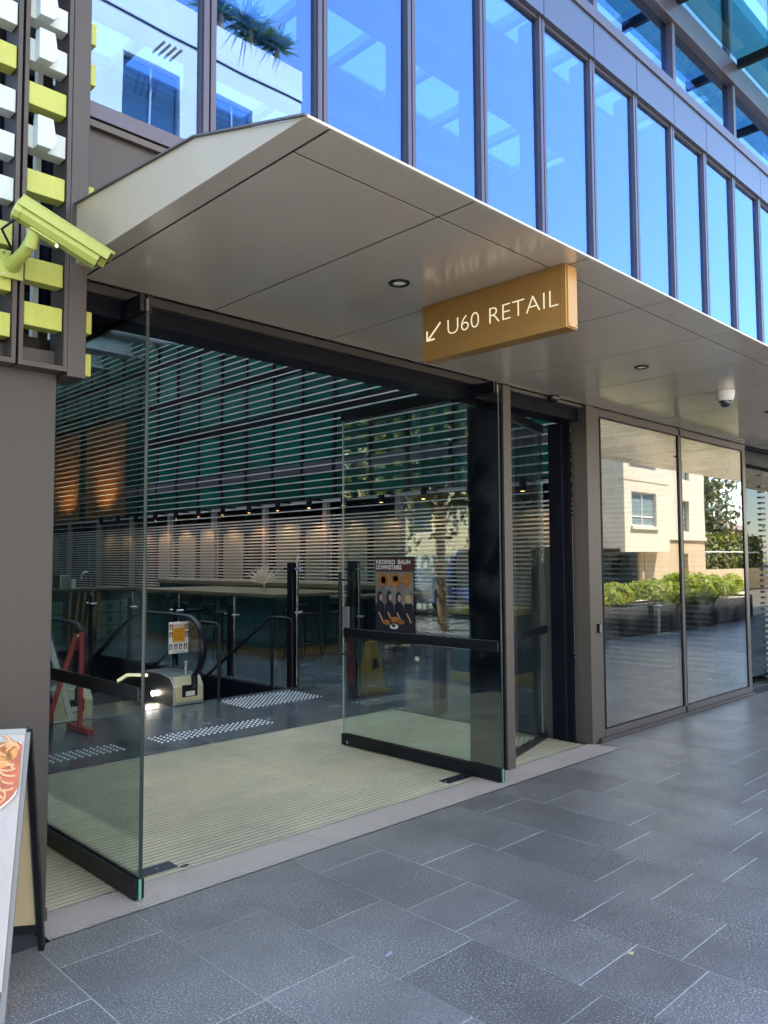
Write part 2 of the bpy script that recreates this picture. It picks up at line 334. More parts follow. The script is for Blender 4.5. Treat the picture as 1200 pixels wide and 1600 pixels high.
for k in range(-2, 28):
    x0 = 1.337 + .4475 * k; x1 = x0 + .4475
    cuts = list(known.get(k, []))
    y = cuts[-1] if cuts else PY1 - rnd.choice((.25, .4, .55, .7))
    if not cuts: cuts = [y]
    while True:
        y -= rnd.choice((.61, .61, .455, .9, .76, .61))
        if y < PY0 + .25: break
        cuts.append(y)
    ys = [3.672 if k >= 11 else PY1] + cuts + [PY0]
    for a, b in zip(ys[:-1], ys[1:]):
        if k == 10 and a == PY1: box('paver', 6.196, x1 - .0012, PY1 + .001, 3.672, -.03, 0, PAVER, pave, .0008)
        o = box('paver', x0 + .0019, x1 - .0019, b + .0024, a - .0024, -.03, 0, PAVER, pave, .0008)
        o.location.z += rnd.uniform(-.0003, .0006); o.rotation_euler = (rnd.gauss(0, .0004), rnd.gauss(0, .0004), 0); np_ += 1

# street to the left of the building (seen mirrored in the open door)
STREET = pmat('pale_road', (.16, .155, .15), .8, nscale=1.5, namt=.15)
m = MB(); m.poly([(-16, 3.5, -.022), (-4, 3.5, -.022), (-4, 60, -.022), (-16, 60, -.022)], [(0, 1, 2, 3)]); tag(m.build('road', STREET), kind='structure')

# ------------------------------------------------------------------ hall floor (around the stair well)
HF = brick_mat('hall_floor_stone', (.085, .10, .12), (.10, .115, .135), (.17, .18, .19), 1.0, .9, .45, .0025, .22, .5, 0)
VX0, VX1, VY0, VY1 = 3.15, 6.2, 8.05, 14.5
m = MB()
for (x0, x1, y0, y1) in ((1.46, VX0, 6.12, 30.5), (VX1, 16, 3.9, 30.5), (VX0, VX1, 6.12, VY0), (VX0, VX1, VY1, 30.5)):
    m.box(x0, x1, y0, y1, -.025, -.002)
hall_floor = tag(m.build('hall_floor', HF), kind='structure')
m = MB(); m.box(VX0 - .1, VX0, VY0, VY1, -4, -.03); m.box(VX1, VX1 + .1, VY0, VY1, -4, -.03); m.box(VX0, VX1, VY1, VY1 + .1, -4, -.03); m.box(VX0, VX1, VY0 - .1, VY0, -4, -.03); m.box(VX0, VX1, VY0, VY1 + 3, -4.1, -4)
tag(m.build('stair_well', NAVY), kind='structure')

# ================================================================== RETAIL BUILDING
bld = empty('retail_building', (6.3, 3.76, 0), 'bronze framed glass retail building with tall blue tinted upper windows', 'building')
YF = 3.76; MODX = .8283; MX0 = 2.317
SILL, HEAD, SPT = 3.86, 6.32, 6.70
def mull_x(k): return MX0 + MODX * k
NB = 22
for k in range(-1, NB):
    x = mull_x(k)
    if k >= 0:
        q = MB(); q.box(x - .04, x - .006, YF - .025, YF + .2, 3.2, HEAD); q.box(x + .006, x + .04, YF - .025, YF + .2, 3.2, HEAD); q.box(x - .006, x + .006, YF + .01, YF + .05, 3.2, HEAD)
        q.build('mullion', UPF, bld)
    xa = max(x + .041, 1.62); xb = mull_x(k + 1) - .041
    wp = box('window_pane', xa + .006, xb - .006, YF + .012, YF + .026, SILL + .05, HEAD - .03, UPG, bld); wp.rotation_euler = (rnd.gauss(0, .0022), 0, rnd.gauss(0, .0022))
    q = MB(); q.box(xa, xa + .007, YF - .005, YF + .06, SILL + .05, HEAD - .03); q.box(xb - .007, xb, YF - .005, YF + .06, SILL + .05, HEAD - .03); q.box(xa, xb, YF - .01, YF + .06, HEAD - .03, HEAD - .002); q.box(xa, xb, YF - .012, YF + .06, SILL - .03, SILL + .05)
    q.build('window_frame', UPF, bld)
    box('sill_panel', xa, xb, YF + .01, YF + .05, 3.0, SILL - .085, BRONZE, bld)
    box('spandrel_panel', mull_x(k) + .005 if k >= 0 else 1.62, mull_x(k + 1) - .005, YF - .05, YF + .06, HEAD + .004, SPT, SPAN, bld, .002)
box('spandrel_backing', 1.62, mull_x(NB), YF + .0, YF + .05, HEAD + .01, SPT - .01, SEAM, bld)
box('sill_rail', 1.62, mull_x(NB), YF - .02, YF + .055, SILL - .083, SILL - .05, BRONZE_L, bld)
box('lower_transom', 1.62, mull_x(NB), YF - .07, YF + .08, SPT + .002, SPT + .11, UPF, bld, .003)
for j in range(0, 11):
    x = mull_x(2 * j) - .79
    if x < 1.7: x = 1.72
    x2 = mull_x(2 * j + 2) - .79
    box('clerestory_post', x2 - .035, x2 + .035, YF - .05, YF + .08, SPT + .112, 7.5, UPF, bld)
    box('clerestory_pane', x + .04, x2 - .04, YF + .015, YF + .03, SPT + .115, 7.498, UPG, bld)
    box('high_pane', x + .04, x2 - .04, YF + .015, YF + .03, 7.79, 9.55, TEAL, bld)
    box('high_post', x2 - .035, x2 + .035, YF - .03, YF + .08, 7.79, 9.55, UPF, bld)
    box('floor_edge', x + .04, x2 - .04, YF + .4, YF + .5, 7.8, 9.5, PINKC, bld)
box('head_beam', 1.62, mull_x(NB), YF - .08, YF + .1, 7.502, 7.785, UPF, bld, .004)
box('parapet', 1.62, 60, YF, YF + .2, 9.56, 9.85, BRONZE, bld)
# upper right corner: glass awning on brackets
for j in range(3, 14):
    x = mull_x(2 * j) - 1.57 + .0
    box('awning_pane', x - .8, x + .83, YF - .56, YF - .085, 7.83, 7.845, TEAL, bld)
    q = MB(); q.box(x - .86, x - .8, YF - .54, YF - .09, 7.72, 7.828); q.build('awning_bracket', BLACK, bld)
# far part of the block (beyond the second doorway and behind the hall)
box('far_facade', mull_x(NB), 60, YF, YF + .3, 0, 9.85, SPAN, bld)
# roof of the hall: opaque strips, translucent skylights, steel
SKYL = skylight_mat(); ROOFM = pmat('roof_deck', (.26, .29, .33), .6)
RZ = 8.3
box('roof_deck', 1.5, 16, 3.96, 4.5, RZ, RZ + .25, ROOFM, bld); y = 4.5
PURL = pmat('pale_purlin', (.6, .65, .7), .5)
xs_ = [1.5 + 1.05 * k for k in range(14)]
while y < 30:
    for xa, xb in zip(xs_[:-1], xs_[1:]):
        box('skylight_pane', xa + .03, xb - .03, y - .02, y + 1.48, RZ + .1, RZ + .12, SKYL, bld)
    q = MB(); q.box(1.5, 16, y + 1.5, y + 1.95, RZ - .55, RZ - .5); q.box(1.5, 16, y + 1.5, y + 1.95, RZ - .05, RZ - .002); q.box(1.5, 16, y + 1.7, y + 1.75, RZ - .5, RZ - .05); q.build('roof_beam', ROOFM, bld)
    box('roof_deck', 1.5, 16, y + 1.46, y + 2.0, RZ, RZ + .25, ROOFM, bld)
    q = MB(); q.tube([(1.5, y + .7, RZ - .75), (11, y + .7, RZ - .75)], .03, 8); q.build('tie_rod', ROOFM, bld)
    y += 2.0
for x in xs_:
    box('purlin', x - .055, x + .055, 4.5, 30, RZ - .04, RZ + .09, PURL, bld)
box('end_wall', 1.5, 16, 30.5, 30.8, 0, 10.2, NAVY, bld)
box('rear_block', 1.5, 16, 30.8, 45, 0, 10.0, SPAN, bld)

# ground level shopfront: frames, panes
def shop_post(x0, x1, name='shopfront_post', y0=YF - .05, y1=YF + .1, z1=2.976, mat=BRONZE_L): return box(name, x0, x1, y0, y1, 0, z1, mat, bld, .003)
shop_post(4.965, 5.062); box('post_groove', 5.066, 5.085, YF - .02, YF + .08, 0, 2.976, BRONZE, bld)
q = MB(); q.box(6.165, 6.26, YF - .06, YF + .1, 0, 2.976); q.box(6.268, 6.40, YF - .045, YF + .1, 0, 2.976); q.box(6.26, 6.268, YF, YF + .05, 0, 2.976); q.build('shopfront_post', BRONZE_L, bld)
shop_post(8.0, 8.045); shop_post(9.69, 9.78)
box('shopfront_sill', 6.402, 9.688, YF - .05, YF + .1, .004, .09, BRONZE_L, bld, .004)
box('shopfront_sill_step', 6.28, 9.78, YF - .085, YF - .052, .001, .03, BRONZE, bld)
box('shopfront_head', 6.402, 9.688, YF - .05, YF + .1, 2.9, 2.974, BRONZE_L, bld, .004)
for (a, b) in ((6.42, 7.985), (8.055, 9.69)):
    box('shopfront_pane', a + .012, b - .012, YF - .038, YF - .022, .1, 2.89, SHOP, bld)
    q = MB(); q.box(a - .012, a + .012, YF - .046, YF + .0, .09, 2.9); q.box(b - .012, b + .0, YF - .046, YF + .0, .09, 2.9); q.box(a, b, YF - .046, YF + .0, .091, .1); q.box(a, b, YF - .046, YF + .0, 2.89, 2.899); q.build('pane_bead', JAMB, bld)
# lintel over the entrance
box('entrance_lintel', 1.48, 6.16, YF + .02, YF + .22, 2.84, 2.975, JAMB, bld)
box('lintel_cover', 1.48, 4.96, YF - .03, YF + .018, 2.93, 2.976, pmat('dark_bronze', (.04, .034, .03), .5, 0, .3), bld)
box('lintel_cover', 5.09, 6.16, YF - .03, YF + .018, 2.95, 2.976, BRONZE_L, bld)
box('lintel_wall', 1.48, 14, YF + .06, YF + .2, 2.98, 3.9, NAVY, bld)
box('entrance_jamb', 6.12, 6.163, YF + .105, 4.075, 0, 2.838, JAMB, bld)
box('entrance_jamb', 4.968, 5.06, YF + .105, 4.07, 0, 2.838, JAMB, bld); box('jamb_lining', 4.952, 4.963, YF - .03, 4.07, 0, 2.838, JAMB, bld)
box('jamb_strip', 6.112, 6.119, YF + .16, YF + .175, 0, 2.83, NAVY, bld)
box('jamb_panel', 6.15, 6.2, 4.09, 4.3, 0, 1.72, pmat('grey_olive', (.07, .066, .055), .5), bld)
# second doorway further right
box('entrance_lintel', 9.79, 14, YF + .1, YF + .3, 2.8, 2.975, NAVY, bld)
box('entrance_jamb', 10.0, 10.05, 4.05, 4.25, 0, 2.8, BLACK, bld)
shop_post(12.9, 13.1); box('shopfront_pane', 13.1, 20, YF + .02, YF + .036, .05, 2.95, SHOP, bld)
box('side_light_pane', 9.9, 11.9, 3.95, 3.962, .03, 2.8, SHOP2, bld)
box('inner_wall', 11.56, 60, 4.7, 4.9, 0, 8.29, NAVY, bld); box('roof_deck', 16.01, 60, 3.97, 12, 8.31, 8.5, ROOFM, bld)
# left side of the hall: glass, posts, dark wall (its street side is mirrored in the open door)
box('side_wall', 1.36, 1.46, 4.3, 5.9, .0, 2.5, JAMB, bld); box('side_wall', 1.30, 1.385, 3.9, 5.9, 2.56, 8.2, JAMB, bld)  # upper wall added to block a bright tree reflection in the left door
box('side_post', 1.36, 1.46, 5.9, 6.45, 0, 8.2, BLACK, bld)
box('side_pane', 1.40, 1.412, 6.45, 7.66, .02, 2.5, CLEAR, bld)
box('side_wall', 1.36, 1.46, 7.66, 30.5, 0, 2.5, NAVY, bld)
box('side_wall', 1.36, 1.46, 9.6, 30.5, 2.5, 8.3, NAVY, bld)
DLV = pmat('shade_dark_louvre', (.022, .03, .026), .5)  # louvres are lime and white; their shade is put into this near-black colour
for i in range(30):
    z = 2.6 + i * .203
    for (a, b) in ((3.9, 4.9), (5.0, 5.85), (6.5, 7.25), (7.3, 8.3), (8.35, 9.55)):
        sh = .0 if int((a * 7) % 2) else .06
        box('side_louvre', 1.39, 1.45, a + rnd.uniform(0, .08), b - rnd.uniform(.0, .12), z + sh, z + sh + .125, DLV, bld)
for yv in (6.72, 7.0, 7.28, 7.62, 7.95, 8.32, 8.7, 9.1, 9.45): box('side_louvre_post', 1.375, 1.389, yv - .07, yv + .07, 2.55, 8.2, BLACK, bld)
box('side_louvre_rail', 1.37, 1.388, 3.9, 9.6, 2.5, 2.55, BLACK, bld)

# ------------------------------------------------------------------ canopy
can = empty('entrance_canopy', (5, 2.8, 2.98), 'champagne metal canopy with panelled soffit and downlights above the doors', 'canopy')
ZS = 2.98; seams = [1.6] + [2.336 + .8295 * k for k in range(0, 24)]; CX1 = seams[-1]
g = .006
box('soffit_panel', 1.503, 1.6 - g, 1.868, YF - .055, ZS, ZS + .004, CANOPY, can)
for a, b in zip(seams[:-1], seams[1:]):
    box('soffit_panel', a + g, b - g, 2.06 + g, YF - .055, ZS, ZS + .004, CANOPY, can)
    box('edge_panel', a + g, b - g, 1.868, 2.06 - g, ZS, ZS + .004, CANOPY, can)
box('soffit_backing', 1.52, CX1, 1.89, YF - .06, ZS + .0045, ZS + .0125, SEAM, can)
q = MB(); pr = [(1.5, 1.865, 2.981), (1.5, YF - .02, 2.981), (1.5, YF - .02, 3.275), (1.5, 3.489, 3.258), (1.5, 2.517, 3.172)]
q.prism(pr, (.012, 0, 0)); q.build('end_panel', CANOPY_E, can)
q = MB(); q.prism([(1.514, 1.872, 2.9935), (1.514, YF - .06, 2.9935), (1.514, YF - .06, 3.27), (1.514, 3.489, 3.254), (1.514, 2.517, 3.168)], (CX1 - 1.52, 0, 0)); q.build('canopy_top', CANOPY_E, can)
q = MB(); q.bar((1.494, 1.862, 2.985), (1.494, 2.517, 3.176), .012, .007); q.bar((1.494, 2.517, 3.176), (1.494, 3.489, 3.262), .012, .007); q.bar((1.494, 3.489, 3.262), (1.494, YF - .02, 3.28), .012, .007); q.build('end_trim', BRONZE, can)
box('front_trim', 1.503, CX1, 1.860, 1.867, ZS + .001, ZS + .010, CANOPY, can)
LAMP = pmat('lamp_glass', (.5, .48, .42), .15, .8, emit=(1, .95, .85), estr=.03)
for i in range(5):
    x = 2.76 + 2.487 * i; y = 2.69
    q = MB(); q.lathe((x, y, ZS), [(.053, .0), (.053, -.004), (.048, -.009), (.036, -.009), (.034, .004)], 28); dl = q.build('downlight', BLACK, can, True)
    q = MB(); q.lathe((x, y, ZS), [(.034, -.002), (.024, -.005), (.008, -.007)], 20); q.build('lamp', LAMP, dl, True)

# ------------------------------------------------------------------ pier, louvre screen
pier = empty('entrance_pier', (1.0, 3.7, 0), 'plain dark bronze clad pier left of the open doors', 'pier')
box('cladding_panel', .2, 1.465, 3.66, 4.28, 0, 2.58, PIER, pier, .004)
box('base_trim', .2, 1.469, 3.654, 3.9, 0, .055, BRONZE, pier)
box('shadow_gap', .2, 1.40, 3.7, 4.2, 2.582, 2.64, SEAM, pier)
scr = empty('louvre_screen', (1.2, 3.6, 2.5), 'dark framed screen of lime yellow and white louvre blocks above the pier', 'louvre screen')
YL0, YL1 = 3.56, 3.66; ZB = 2.47; ZT = 6.6
def frame(x0, x1):
    t = .018
    box('frame_bar', x0, x0 + t, YL0, YL1 + .06, ZB, ZT, BRONZE, scr); box('frame_bar', x1 - t, x1, YL0, YL1 + .06, ZB, ZT, BRONZE, scr)
    box('frame_bar', x0 + t, x1 - t, YL0, YL1 + .06, ZB, ZB + .022, BRONZE, scr)
frame(1.255, 1.497 - .027); frame(.98, 1.243)
box('corner_post', 1.473, 1.556, YL0 - .002, YL1 + .1, ZB - .02, ZT, BRONZE, scr, .003)
box('rear_upright', 1.40, 1.425, 3.80, 3.84, ZB, ZT, WHT, scr); box('rear_upright', 1.35, 1.39, 3.9, 3.94, ZB, ZT, BLACK, scr)
box('back_panel', .98, 1.55, 4.0, 4.04, 2.65, ZT, SEAM, scr)
def slat(x0, x1, z, col, prism=False):
    s = box('louvre', x0, x1, YL0 + .012, YL0 + .085, z, z + .105, col, scr, .002)
    if prism:
        q = MB(); xa = x0 + .022; q.prism([(xa, YL0 + .011, z - .004), (xa + .062, YL0 + .011, z - .004), (xa + .085, YL0 + .011, z + .03), (xa + .068, YL0 + .011, z + .135), (xa, YL0 + .011, z + .135)], (0, -.055, 0)); q.build('louvre_block', col, s)
PITCH = .203
kinds = 'YY.YWYWWYWWYWYWYW'
z0 = 2.655
for i, c in enumerate(kinds):
    if c == '.': slat(1.278, 1.448, z0 + i * PITCH, WHT); continue
    slat(1.278, 1.448, z0 + i * PITCH, YEL if c == 'Y' else WHT, c == 'W')
for i, c in enumerate('YYYWWWYWWYWYWWYWW'):
    slat(1.0, 1.222, 2.565 + i * PITCH + .02, YEL if c == 'Y' else WHT)
for i in range(18):
    zz = 2.475 + i * .203
    if i in (2, 5, 6, 9): continue
    box('louvre_stub', 1.557, 1.60, 3.60, 3.72, zz, zz + .105, YEL if i % 3 else YEL, scr, .002)

# ------------------------------------------------------------------ entrance doors
def leaf_door(name, label, x, y0, y1, xside):
    """glass leaf standing open, perpendicular to the facade"""
    d = empty(name, (x, y0, 0), label, 'door')
    box('glass_pane', x - .007, x + .007, y0 + .004, y1 - .004, .05, 2.9, DOOR, d)
    box('glass_edge', x - .0068, x + .0068, y0, y0 + .004, .1, 2.84, GEDGE, d)
    box('edge_foot', x - .0068, x + .0068, y0 - .002, y0 + .006, .006, .1, GEDGE2, d)
    box('leading_edge_strip', x + .0075, x + .012, y0 + .001, y0 + .014, .1, 2.84, BLACK, d)
    box('inner_edge', x - .0068, x + .0068, y1 - .0035, y1 + .001, .1, 2.84, CREAM, d)
    q = MB(); q.box(x - .024, x - .008, y0 + .006, y1, .006, .098); q.box(x + .008, x + .024, y0 + .006, y1, .006, .098); q.build('bottom_rail', BLACKG, d)
    q = MB(); q.box(x - .03, x - .008, y0 + .02, y1, 2.84, 2.925); q.box(x + .008, x + .03, y0 + .02, y1, 2.84, 2.925); q.build('top_rail', BLACKG, d)
    return d
ld = leaf_door('glass_door', 'left glass door leaf standing open beside the bronze pier', 1.862, 3.552, 5.26, 1)
box('push_bar', 1.845, 1.854, 3.57, 5.2, .93, .996, pmat('frost_band', (.03, .028, .026), .3), ld)
rd = leaf_door('glass_door', 'right glass door leaf standing open with poster and dark push bar', 4.662, 3.53, 5.26, 1)
box('push_bar', 4.636, 4.654, 3.545, 5.235, .935, 1.012, BLACKG, rd, .003)
q = MB(); q.tube([(4.585, 5.215, .70), (4.585, 5.215, 1.505)], .013, 12, sx=1.2); q.tube([(4.585, 5.215, .79), (4.655, 5.135, .79)], .008, 8); q.tube([(4.585, 5.215, 1.434), (4.655, 5.135, 1.434)], .008, 8); q.build('pull_handle', BLACK, rd, True)
q = MB(); q.lathe((4.634, 5.18, .035), [(.006, -.004), (.011, 0), (.011, .004)], 14, ax='x'); q.build('rail_bolt', CHROME, rd)
q = MB(); q.box(4.628, 4.636, 5.15, 5.235, 1.02, 1.2); q.build('notice_sticker', pmat('grey_notice', (.2, .21, .22), .5), rd)
td = empty('glass_door', (6.1, 4.22, 0), 'inner glass door leaf nearly closed against the black jamb', 'door')
p0, p1 = Vector((6.10, 4.13, 0)), Vector((5.15, 3.86, 0)); dv = (p1 - p0)
def slab(nm, za, zb, th, mat, off=0.0, a=0.0, b=1.0):
    n = Vector((-dv.y, dv.x, 0)).normalized(); q = MB(); A = p0 + dv * a + n * (off - th / 2); B = p0 + dv * b + n * (off - th / 2)
    q.prism([A + Vector((0, 0, za)), B + Vector((0, 0, za)), B + Vector((0, 0, zb)), A + Vector((0, 0, zb))], n * th); return q.build(nm, mat, td)
slab('glass_pane', .06, 2.82, .014, DOOR); slab('bottom_rail', .005, .06, .03, BLACKG); slab('push_bar', .94, 1.01, .016, BLACKG, .02); slab('top_rail', 2.76, 2.838, .034, BLACKG)

# poster on the right door
post = empty('poster', (4.65, 4.61, .925), 'tall food poster of four people taped on the open glass door', 'poster')
PX = 4.648
q = MB(); q.box(PX - .002, PX, 4.388, 4.832, .925, 1.632); q.build('sheet', pmat('poster_black', (.018, .016, .018), .35), post)
def decal(nm, shapes, d=0.0):
    q = MB()
    for (pts, mat) in shapes: q.prism([(PX - .0025 - d, y_, z_) for (y_, z_) in pts], (-.0008, 0, 0), mat)
    return q.build(nm, None, post)
def ell(cy_, cz, ry, rz, n=18): return [(cy_ + math.cos(6.2832 * k / n) * ry, cz + math.sin(6.2832 * k / n) * rz) for k in range(n)]
def rect(y0, y1, z0, z1): return [(y0, z0), (y1, z0), (y1, z1), (y0, z1)]
MARO = pmat('poster_maroon', (.085, .018, .016), .4); PGREY = pmat('poster_grey', (.17, .165, .15), .4, nscale=9, namt=.5); SKIN = pmat('print_skin', (.42, .24, .16), .5); DK = pmat('print_dark', (.012, .012, .02), .5)
FOOD = pmat('print_food', (.33, .12, .03), .5, nscale=55, namt=.7); GRN = pmat('print_green', (.2, .28, .05), .5, nscale=60, namt=.3); BLOND = pmat('print_blond', (.45, .3, .12), .5); PAPER = pmat('print_white', (.7, .69, .64), .5)
decal('title_band', [(rect(4.39, 4.83, 1.515, 1.615), MARO)]); decal('hours_band', [(rect(4.39, 4.83, .93, .97), MARO)])
decal('photo_area', [(rect(4.392, 4.828, 1.17, 1.51), PGREY)])
sh = [(ell(4.735, 1.44, .062, .06), FOOD), (ell(4.735, 1.44, .03, .03), GRN), (ell(4.60, 1.44, .062, .062), FOOD), (ell(4.59, 1.45, .03, .025), GRN), (ell(4.47, 1.44, .055, .058), FOOD)]
decal('dish_print', sh, .001)
sh = []
for i, (cy_, cz, hr) in enumerate(((4.775, 1.30, DK), (4.665, 1.305, DK), (4.555, 1.30, DK), (4.445, 1.295, BLOND))):
    sh += [([(cy_ + .055, 1.17), (cy_ + .05, 1.235), (cy_ + .018, 1.262), (cy_ - .018, 1.262), (cy_ - .05, 1.235), (cy_ - .055, 1.17), (cy_ - .055, 1.0), (cy_ + .055, 1.0)], DK)]
decal('figure_print', sh, .001)
sh = []
for i, (cy_, cz, hr) in enumerate(((4.775, 1.30, DK), (4.665, 1.305, DK), (4.555, 1.30, DK), (4.445, 1.295, BLOND))):
    sh += [(ell(cy_, cz - .008, .033, .055 if i < 3 else .036), hr)]
decal('hair_print', sh, .002)
sh = []
for i, (cy_, cz, hr) in enumerate(((4.765, 1.30, DK), (4.655, 1.305, DK), (4.55, 1.30, DK), (4.44, 1.288, BLOND))):
    sh += [(ell(cy_ - .004, cz - .008, .019, .029), SKIN), ([(cy_ + .03, 1.17), (cy_ + .018, 1.175), (cy_ - .03, 1.10), (cy_ - .02, 1.09)], SKIN)]
sh += [(ell(4.60, 1.115, .05, .024), FOOD), (ell(4.70, 1.09, .045, .02), FOOD), (ell(4.61, 1.06, .05, .022), PAPER), (ell(4.53, 1.1, .04, .02), FOOD), (ell(4.615, 1.066, .03, .014), GRN)]
decal('face_print', sh, .003)
q = MB(); text_into(q, 'KKOKKO  BALIN', .05, (PX - .0045, 4.822, 1.572), (0, -1, 0), (0, 0, 1), 0, PAPER, width=.40, offset=.0012); text_into(q, 'DOWNSTAIRS', .05, (PX - .0045, 4.822, 1.528), (0, -1, 0), (0, 0, 1), 0, PAPER, width=.30, offset=.0012); q.build('title_lettering', None, post)
q = MB(); text_into(q, 'OPEN MONDAY TO FRIDAY 11.00 AM TO 8.00 PM', .02, (PX - .0045, 4.815, .944), (0, -1, 0), (0, 0, 1), 0, PAPER, width=.40); q.build('hours_lettering', None, post)

# ------------------------------------------------------------------ threshold, mat, floor springs
th = empty('threshold_grille', (3.8, 3.6, 0), 'long pale metal drainage grille along the door threshold', 'grille')
q = MB(); q.box(1.405, 6.19, 3.456, 3.742, -.028, -.006); q.build('tray', MATD, th)
for i, (a, b) in enumerate(((1.407, 2.15), (2.153, 2.99), (2.993, 3.83), (3.833, 4.67), (4.673, 5.51), (5.513, 6.188))):
    q = MB(); nbar = 17
    for k in range(nbar):
        yy = 3.468 + k * (.264 / (nbar - 1)); q.box(a, b, yy - .004, yy + .004, -.012, .0015)
    xx = a + .006
    while xx < b: q.box(xx - .003, xx + .003, 3.466, 3.736, -.012, .0008); xx += .016
    q.build('grate_panel', GRILLE, th)
q = MB(); q.box(1.405, 6.19, 3.4555, 3.4605, -.02, .003); q.box(1.405, 6.19, 3.738, 3.743, -.02, .003); q.box(6.1885, 6.1925, 3.4555, 3.743, -.02, .003); q.build('edge_trim', STEEL, th)
mt = empty('entrance_mat', (3.8, 4.9, 0), 'ribbed pale olive entrance mat between the open doors', 'mat')
box('mat_tray', 1.46, 6.12, 3.745, 6.115, -.028, -.0042, MATD, mt)
yy = 3.752; i = 0
while yy < 6.08:
    for (a, b) in ((1.465, 3.79), (3.795, 6.115)):
        box('mat_rib', a, b, yy, yy + .0315, -.006, -.001, MATC, mt)
    yy += .0445; i += 1
box('mat_edge', 1.46, 6.12, 6.1, 6.118, -.014, .0005, STEEL, mt)
for i, (x, lb) in enumerate(((1.96, 'dark steel floor spring plate at the left open door'), (4.44, 'dark steel floor spring plate at the right open door'))):
    fs = empty('floor_spring', (x, 3.86, 0), lb, 'floor plate'); box('cover_plate', x - .06, x + .25 if i == 0 else x + .2, 3.80, 3.90, -.001, .0025, pmat('worn_plate', (.1, .12, .15), .25, .8, nscale=20, namt=.4), fs)
    q = MB()
    for dx in (-.04, .15): q.lathe((x + dx, 3.85, .0025), [(.006, 0), (.006, .001)], 10)
    q.build('screw', STEEL, fs)
q = MB(); n = 16
q.tube([(2.235 + math.cos(t) * .022, 3.782 + math.sin(t) * .013, .003) for t in [5.4 * k / n for k in range(n + 1)]], .0025, 6); tag(q.build('wire_ring', BLACK), 'tiny bent black wire ring lying on the mat edge', 'wire')

# ------------------------------------------------------------------ hanging sign
sg = empty('hanging_sign', (3.17, 2.41, 2.675), 'gold box sign reading U60 RETAIL with an arrow under the canopy', 'sign')
box('sign_box', 3.127, 3.218, 1.968, 2.873, 2.676, 2.9785, GOLD, sg, .003)
box('end_plate', 3.135, 3.21, 1.962, 1.9675, 2.684, 2.97, pmat('gold_end', (.5, .27, .085), .35, .4), sg)
q = MB(); q.box(3.1245, 3.1268, 1.972, 2.87, 2.9745, 2.9785); q.box(3.1245, 3.1268, 1.972, 2.87, 2.676, 2.68); q.box(3.1245, 3.1268, 2.866, 2.87, 2.68, 2.9745); q.box(3.1245, 3.1268, 1.992, 1.996, 2.68, 2.9745); q.build('face_lip', GOLD, sg)
q = MB(); text_into(q, 'U60', .121, (3.1255, 2.703, 2.788), (0, -1, 0), (0, 0, 1), 0, LETTER, offset=-.0022, width=.222); q.build('number_lettering', None, sg); q = MB(); text_into(q, 'RETAIL', .121, (3.1255, 2.428, 2.786), (0, -1, 0), (0, 0, 1), 0, LETTER, offset=-.0022, width=.418); q.build('word_lettering', None, sg)
q = MB(); q.bar((3.1256, 2.838, 2.785), (3.1256, 2.742, 2.868), .009, .002, upv=(1, 0, 0)); q.bar((3.1254, 2.841, 2.787), (3.1254, 2.785, 2.787), .002, .009); q.bar((3.1252, 2.8385, 2.783), (3.1252, 2.8385, 2.838), .009, .002, upv=(1, 0, 0)); q.build('arrow', LETTER, sg)
q = MB()
for (y_, z_) in ((1.961, 2.695), (1.961, 2.958)):
    for x_ in (3.145, 3.2): q.lathe((x_, y_, z_), [(.003, -.001), (.003, .002)], 8, ax='y')
q.build('screw', BRONZE, sg)

# ------------------------------------------------------------------ security cameras
bc = empty('security_camera', (1.2, 3.55, 2.85), 'lime green bullet security camera on a bracket in front of the louvres', 'camera')
q = MB(); q.box(1.165, 1.262, 3.543, 3.558, 2.838, 2.958); q.build('wall_plate', LIME, bc, bev=.002)
q = MB()
for (x_, z_) in ((1.178, 2.944), (1.25, 2.944), (1.178, 2.852), (1.25, 2.852)): q.lathe((x_, 3.541, z_), [(.006, 0), (.006, .004)], 10, ax='y')
q.build('screw', STEEL, bc)
A = Vector((1.165, 3.36, 3.075)); Bp = Vector((1.478, 3.27, 2.915)); ax = (Bp - A).normalized()
side = Vector((0, 0, 1)).cross(ax).normalized(); upn = ax.cross(side)
q = MB(); q.tube([(1.215, 3.545, 2.895), (1.215, 3.50, 2.905), (1.225, 3.43, 2.925), (1.232, 3.39, 2.955)], [.034, .03, .026, .026], 16); q.tube([(1.232, 3.39, 2.935), (1.235, 3.37, 2.975), (1.238, 3.345, 3.02)], [.028, .027, .024], 16); q.build('bracket_arm', LIME, bc, True)
def sect(c, wd, hh, ch):
    pts = [(-wd, -hh + ch), (-wd + ch, -hh), (wd - ch, -hh), (wd, -hh + ch), (wd, hh - ch), (wd - ch, hh), (-wd + ch, hh), (-wd, hh - ch)]
    return [c + side * a + upn * b for a, b in pts]
def loft(mb, secs, mat=None, caps=True):
    n = len(secs[0]); P = [p for s_ in secs for p in s_]; F = []
    for i in range(len(secs) - 1):
        for k in range(n): F.append((i * n + k, i * n + (k + 1) % n, (i + 1) * n + (k + 1) % n, (i + 1) * n + k))
    if caps: F += [list(range(n))[::-1], [(len(secs) - 1) * n + k for k in range(n)]]
    mb.poly(P, F, mat)
L0 = (Bp - A).length
q = MB(); loft(q, [sect(A + ax * t, .044, .042, .02) for t in (.02, L0)]); q.build('housing', LIME, bc)
q = MB(); loft(q, [sect(A + ax * -.008, .040, .038, .018), sect(A, .047, .046, .02), sect(A + ax * .022, .047, .046, .02)]); q.build('rear_cap', LIME, bc)
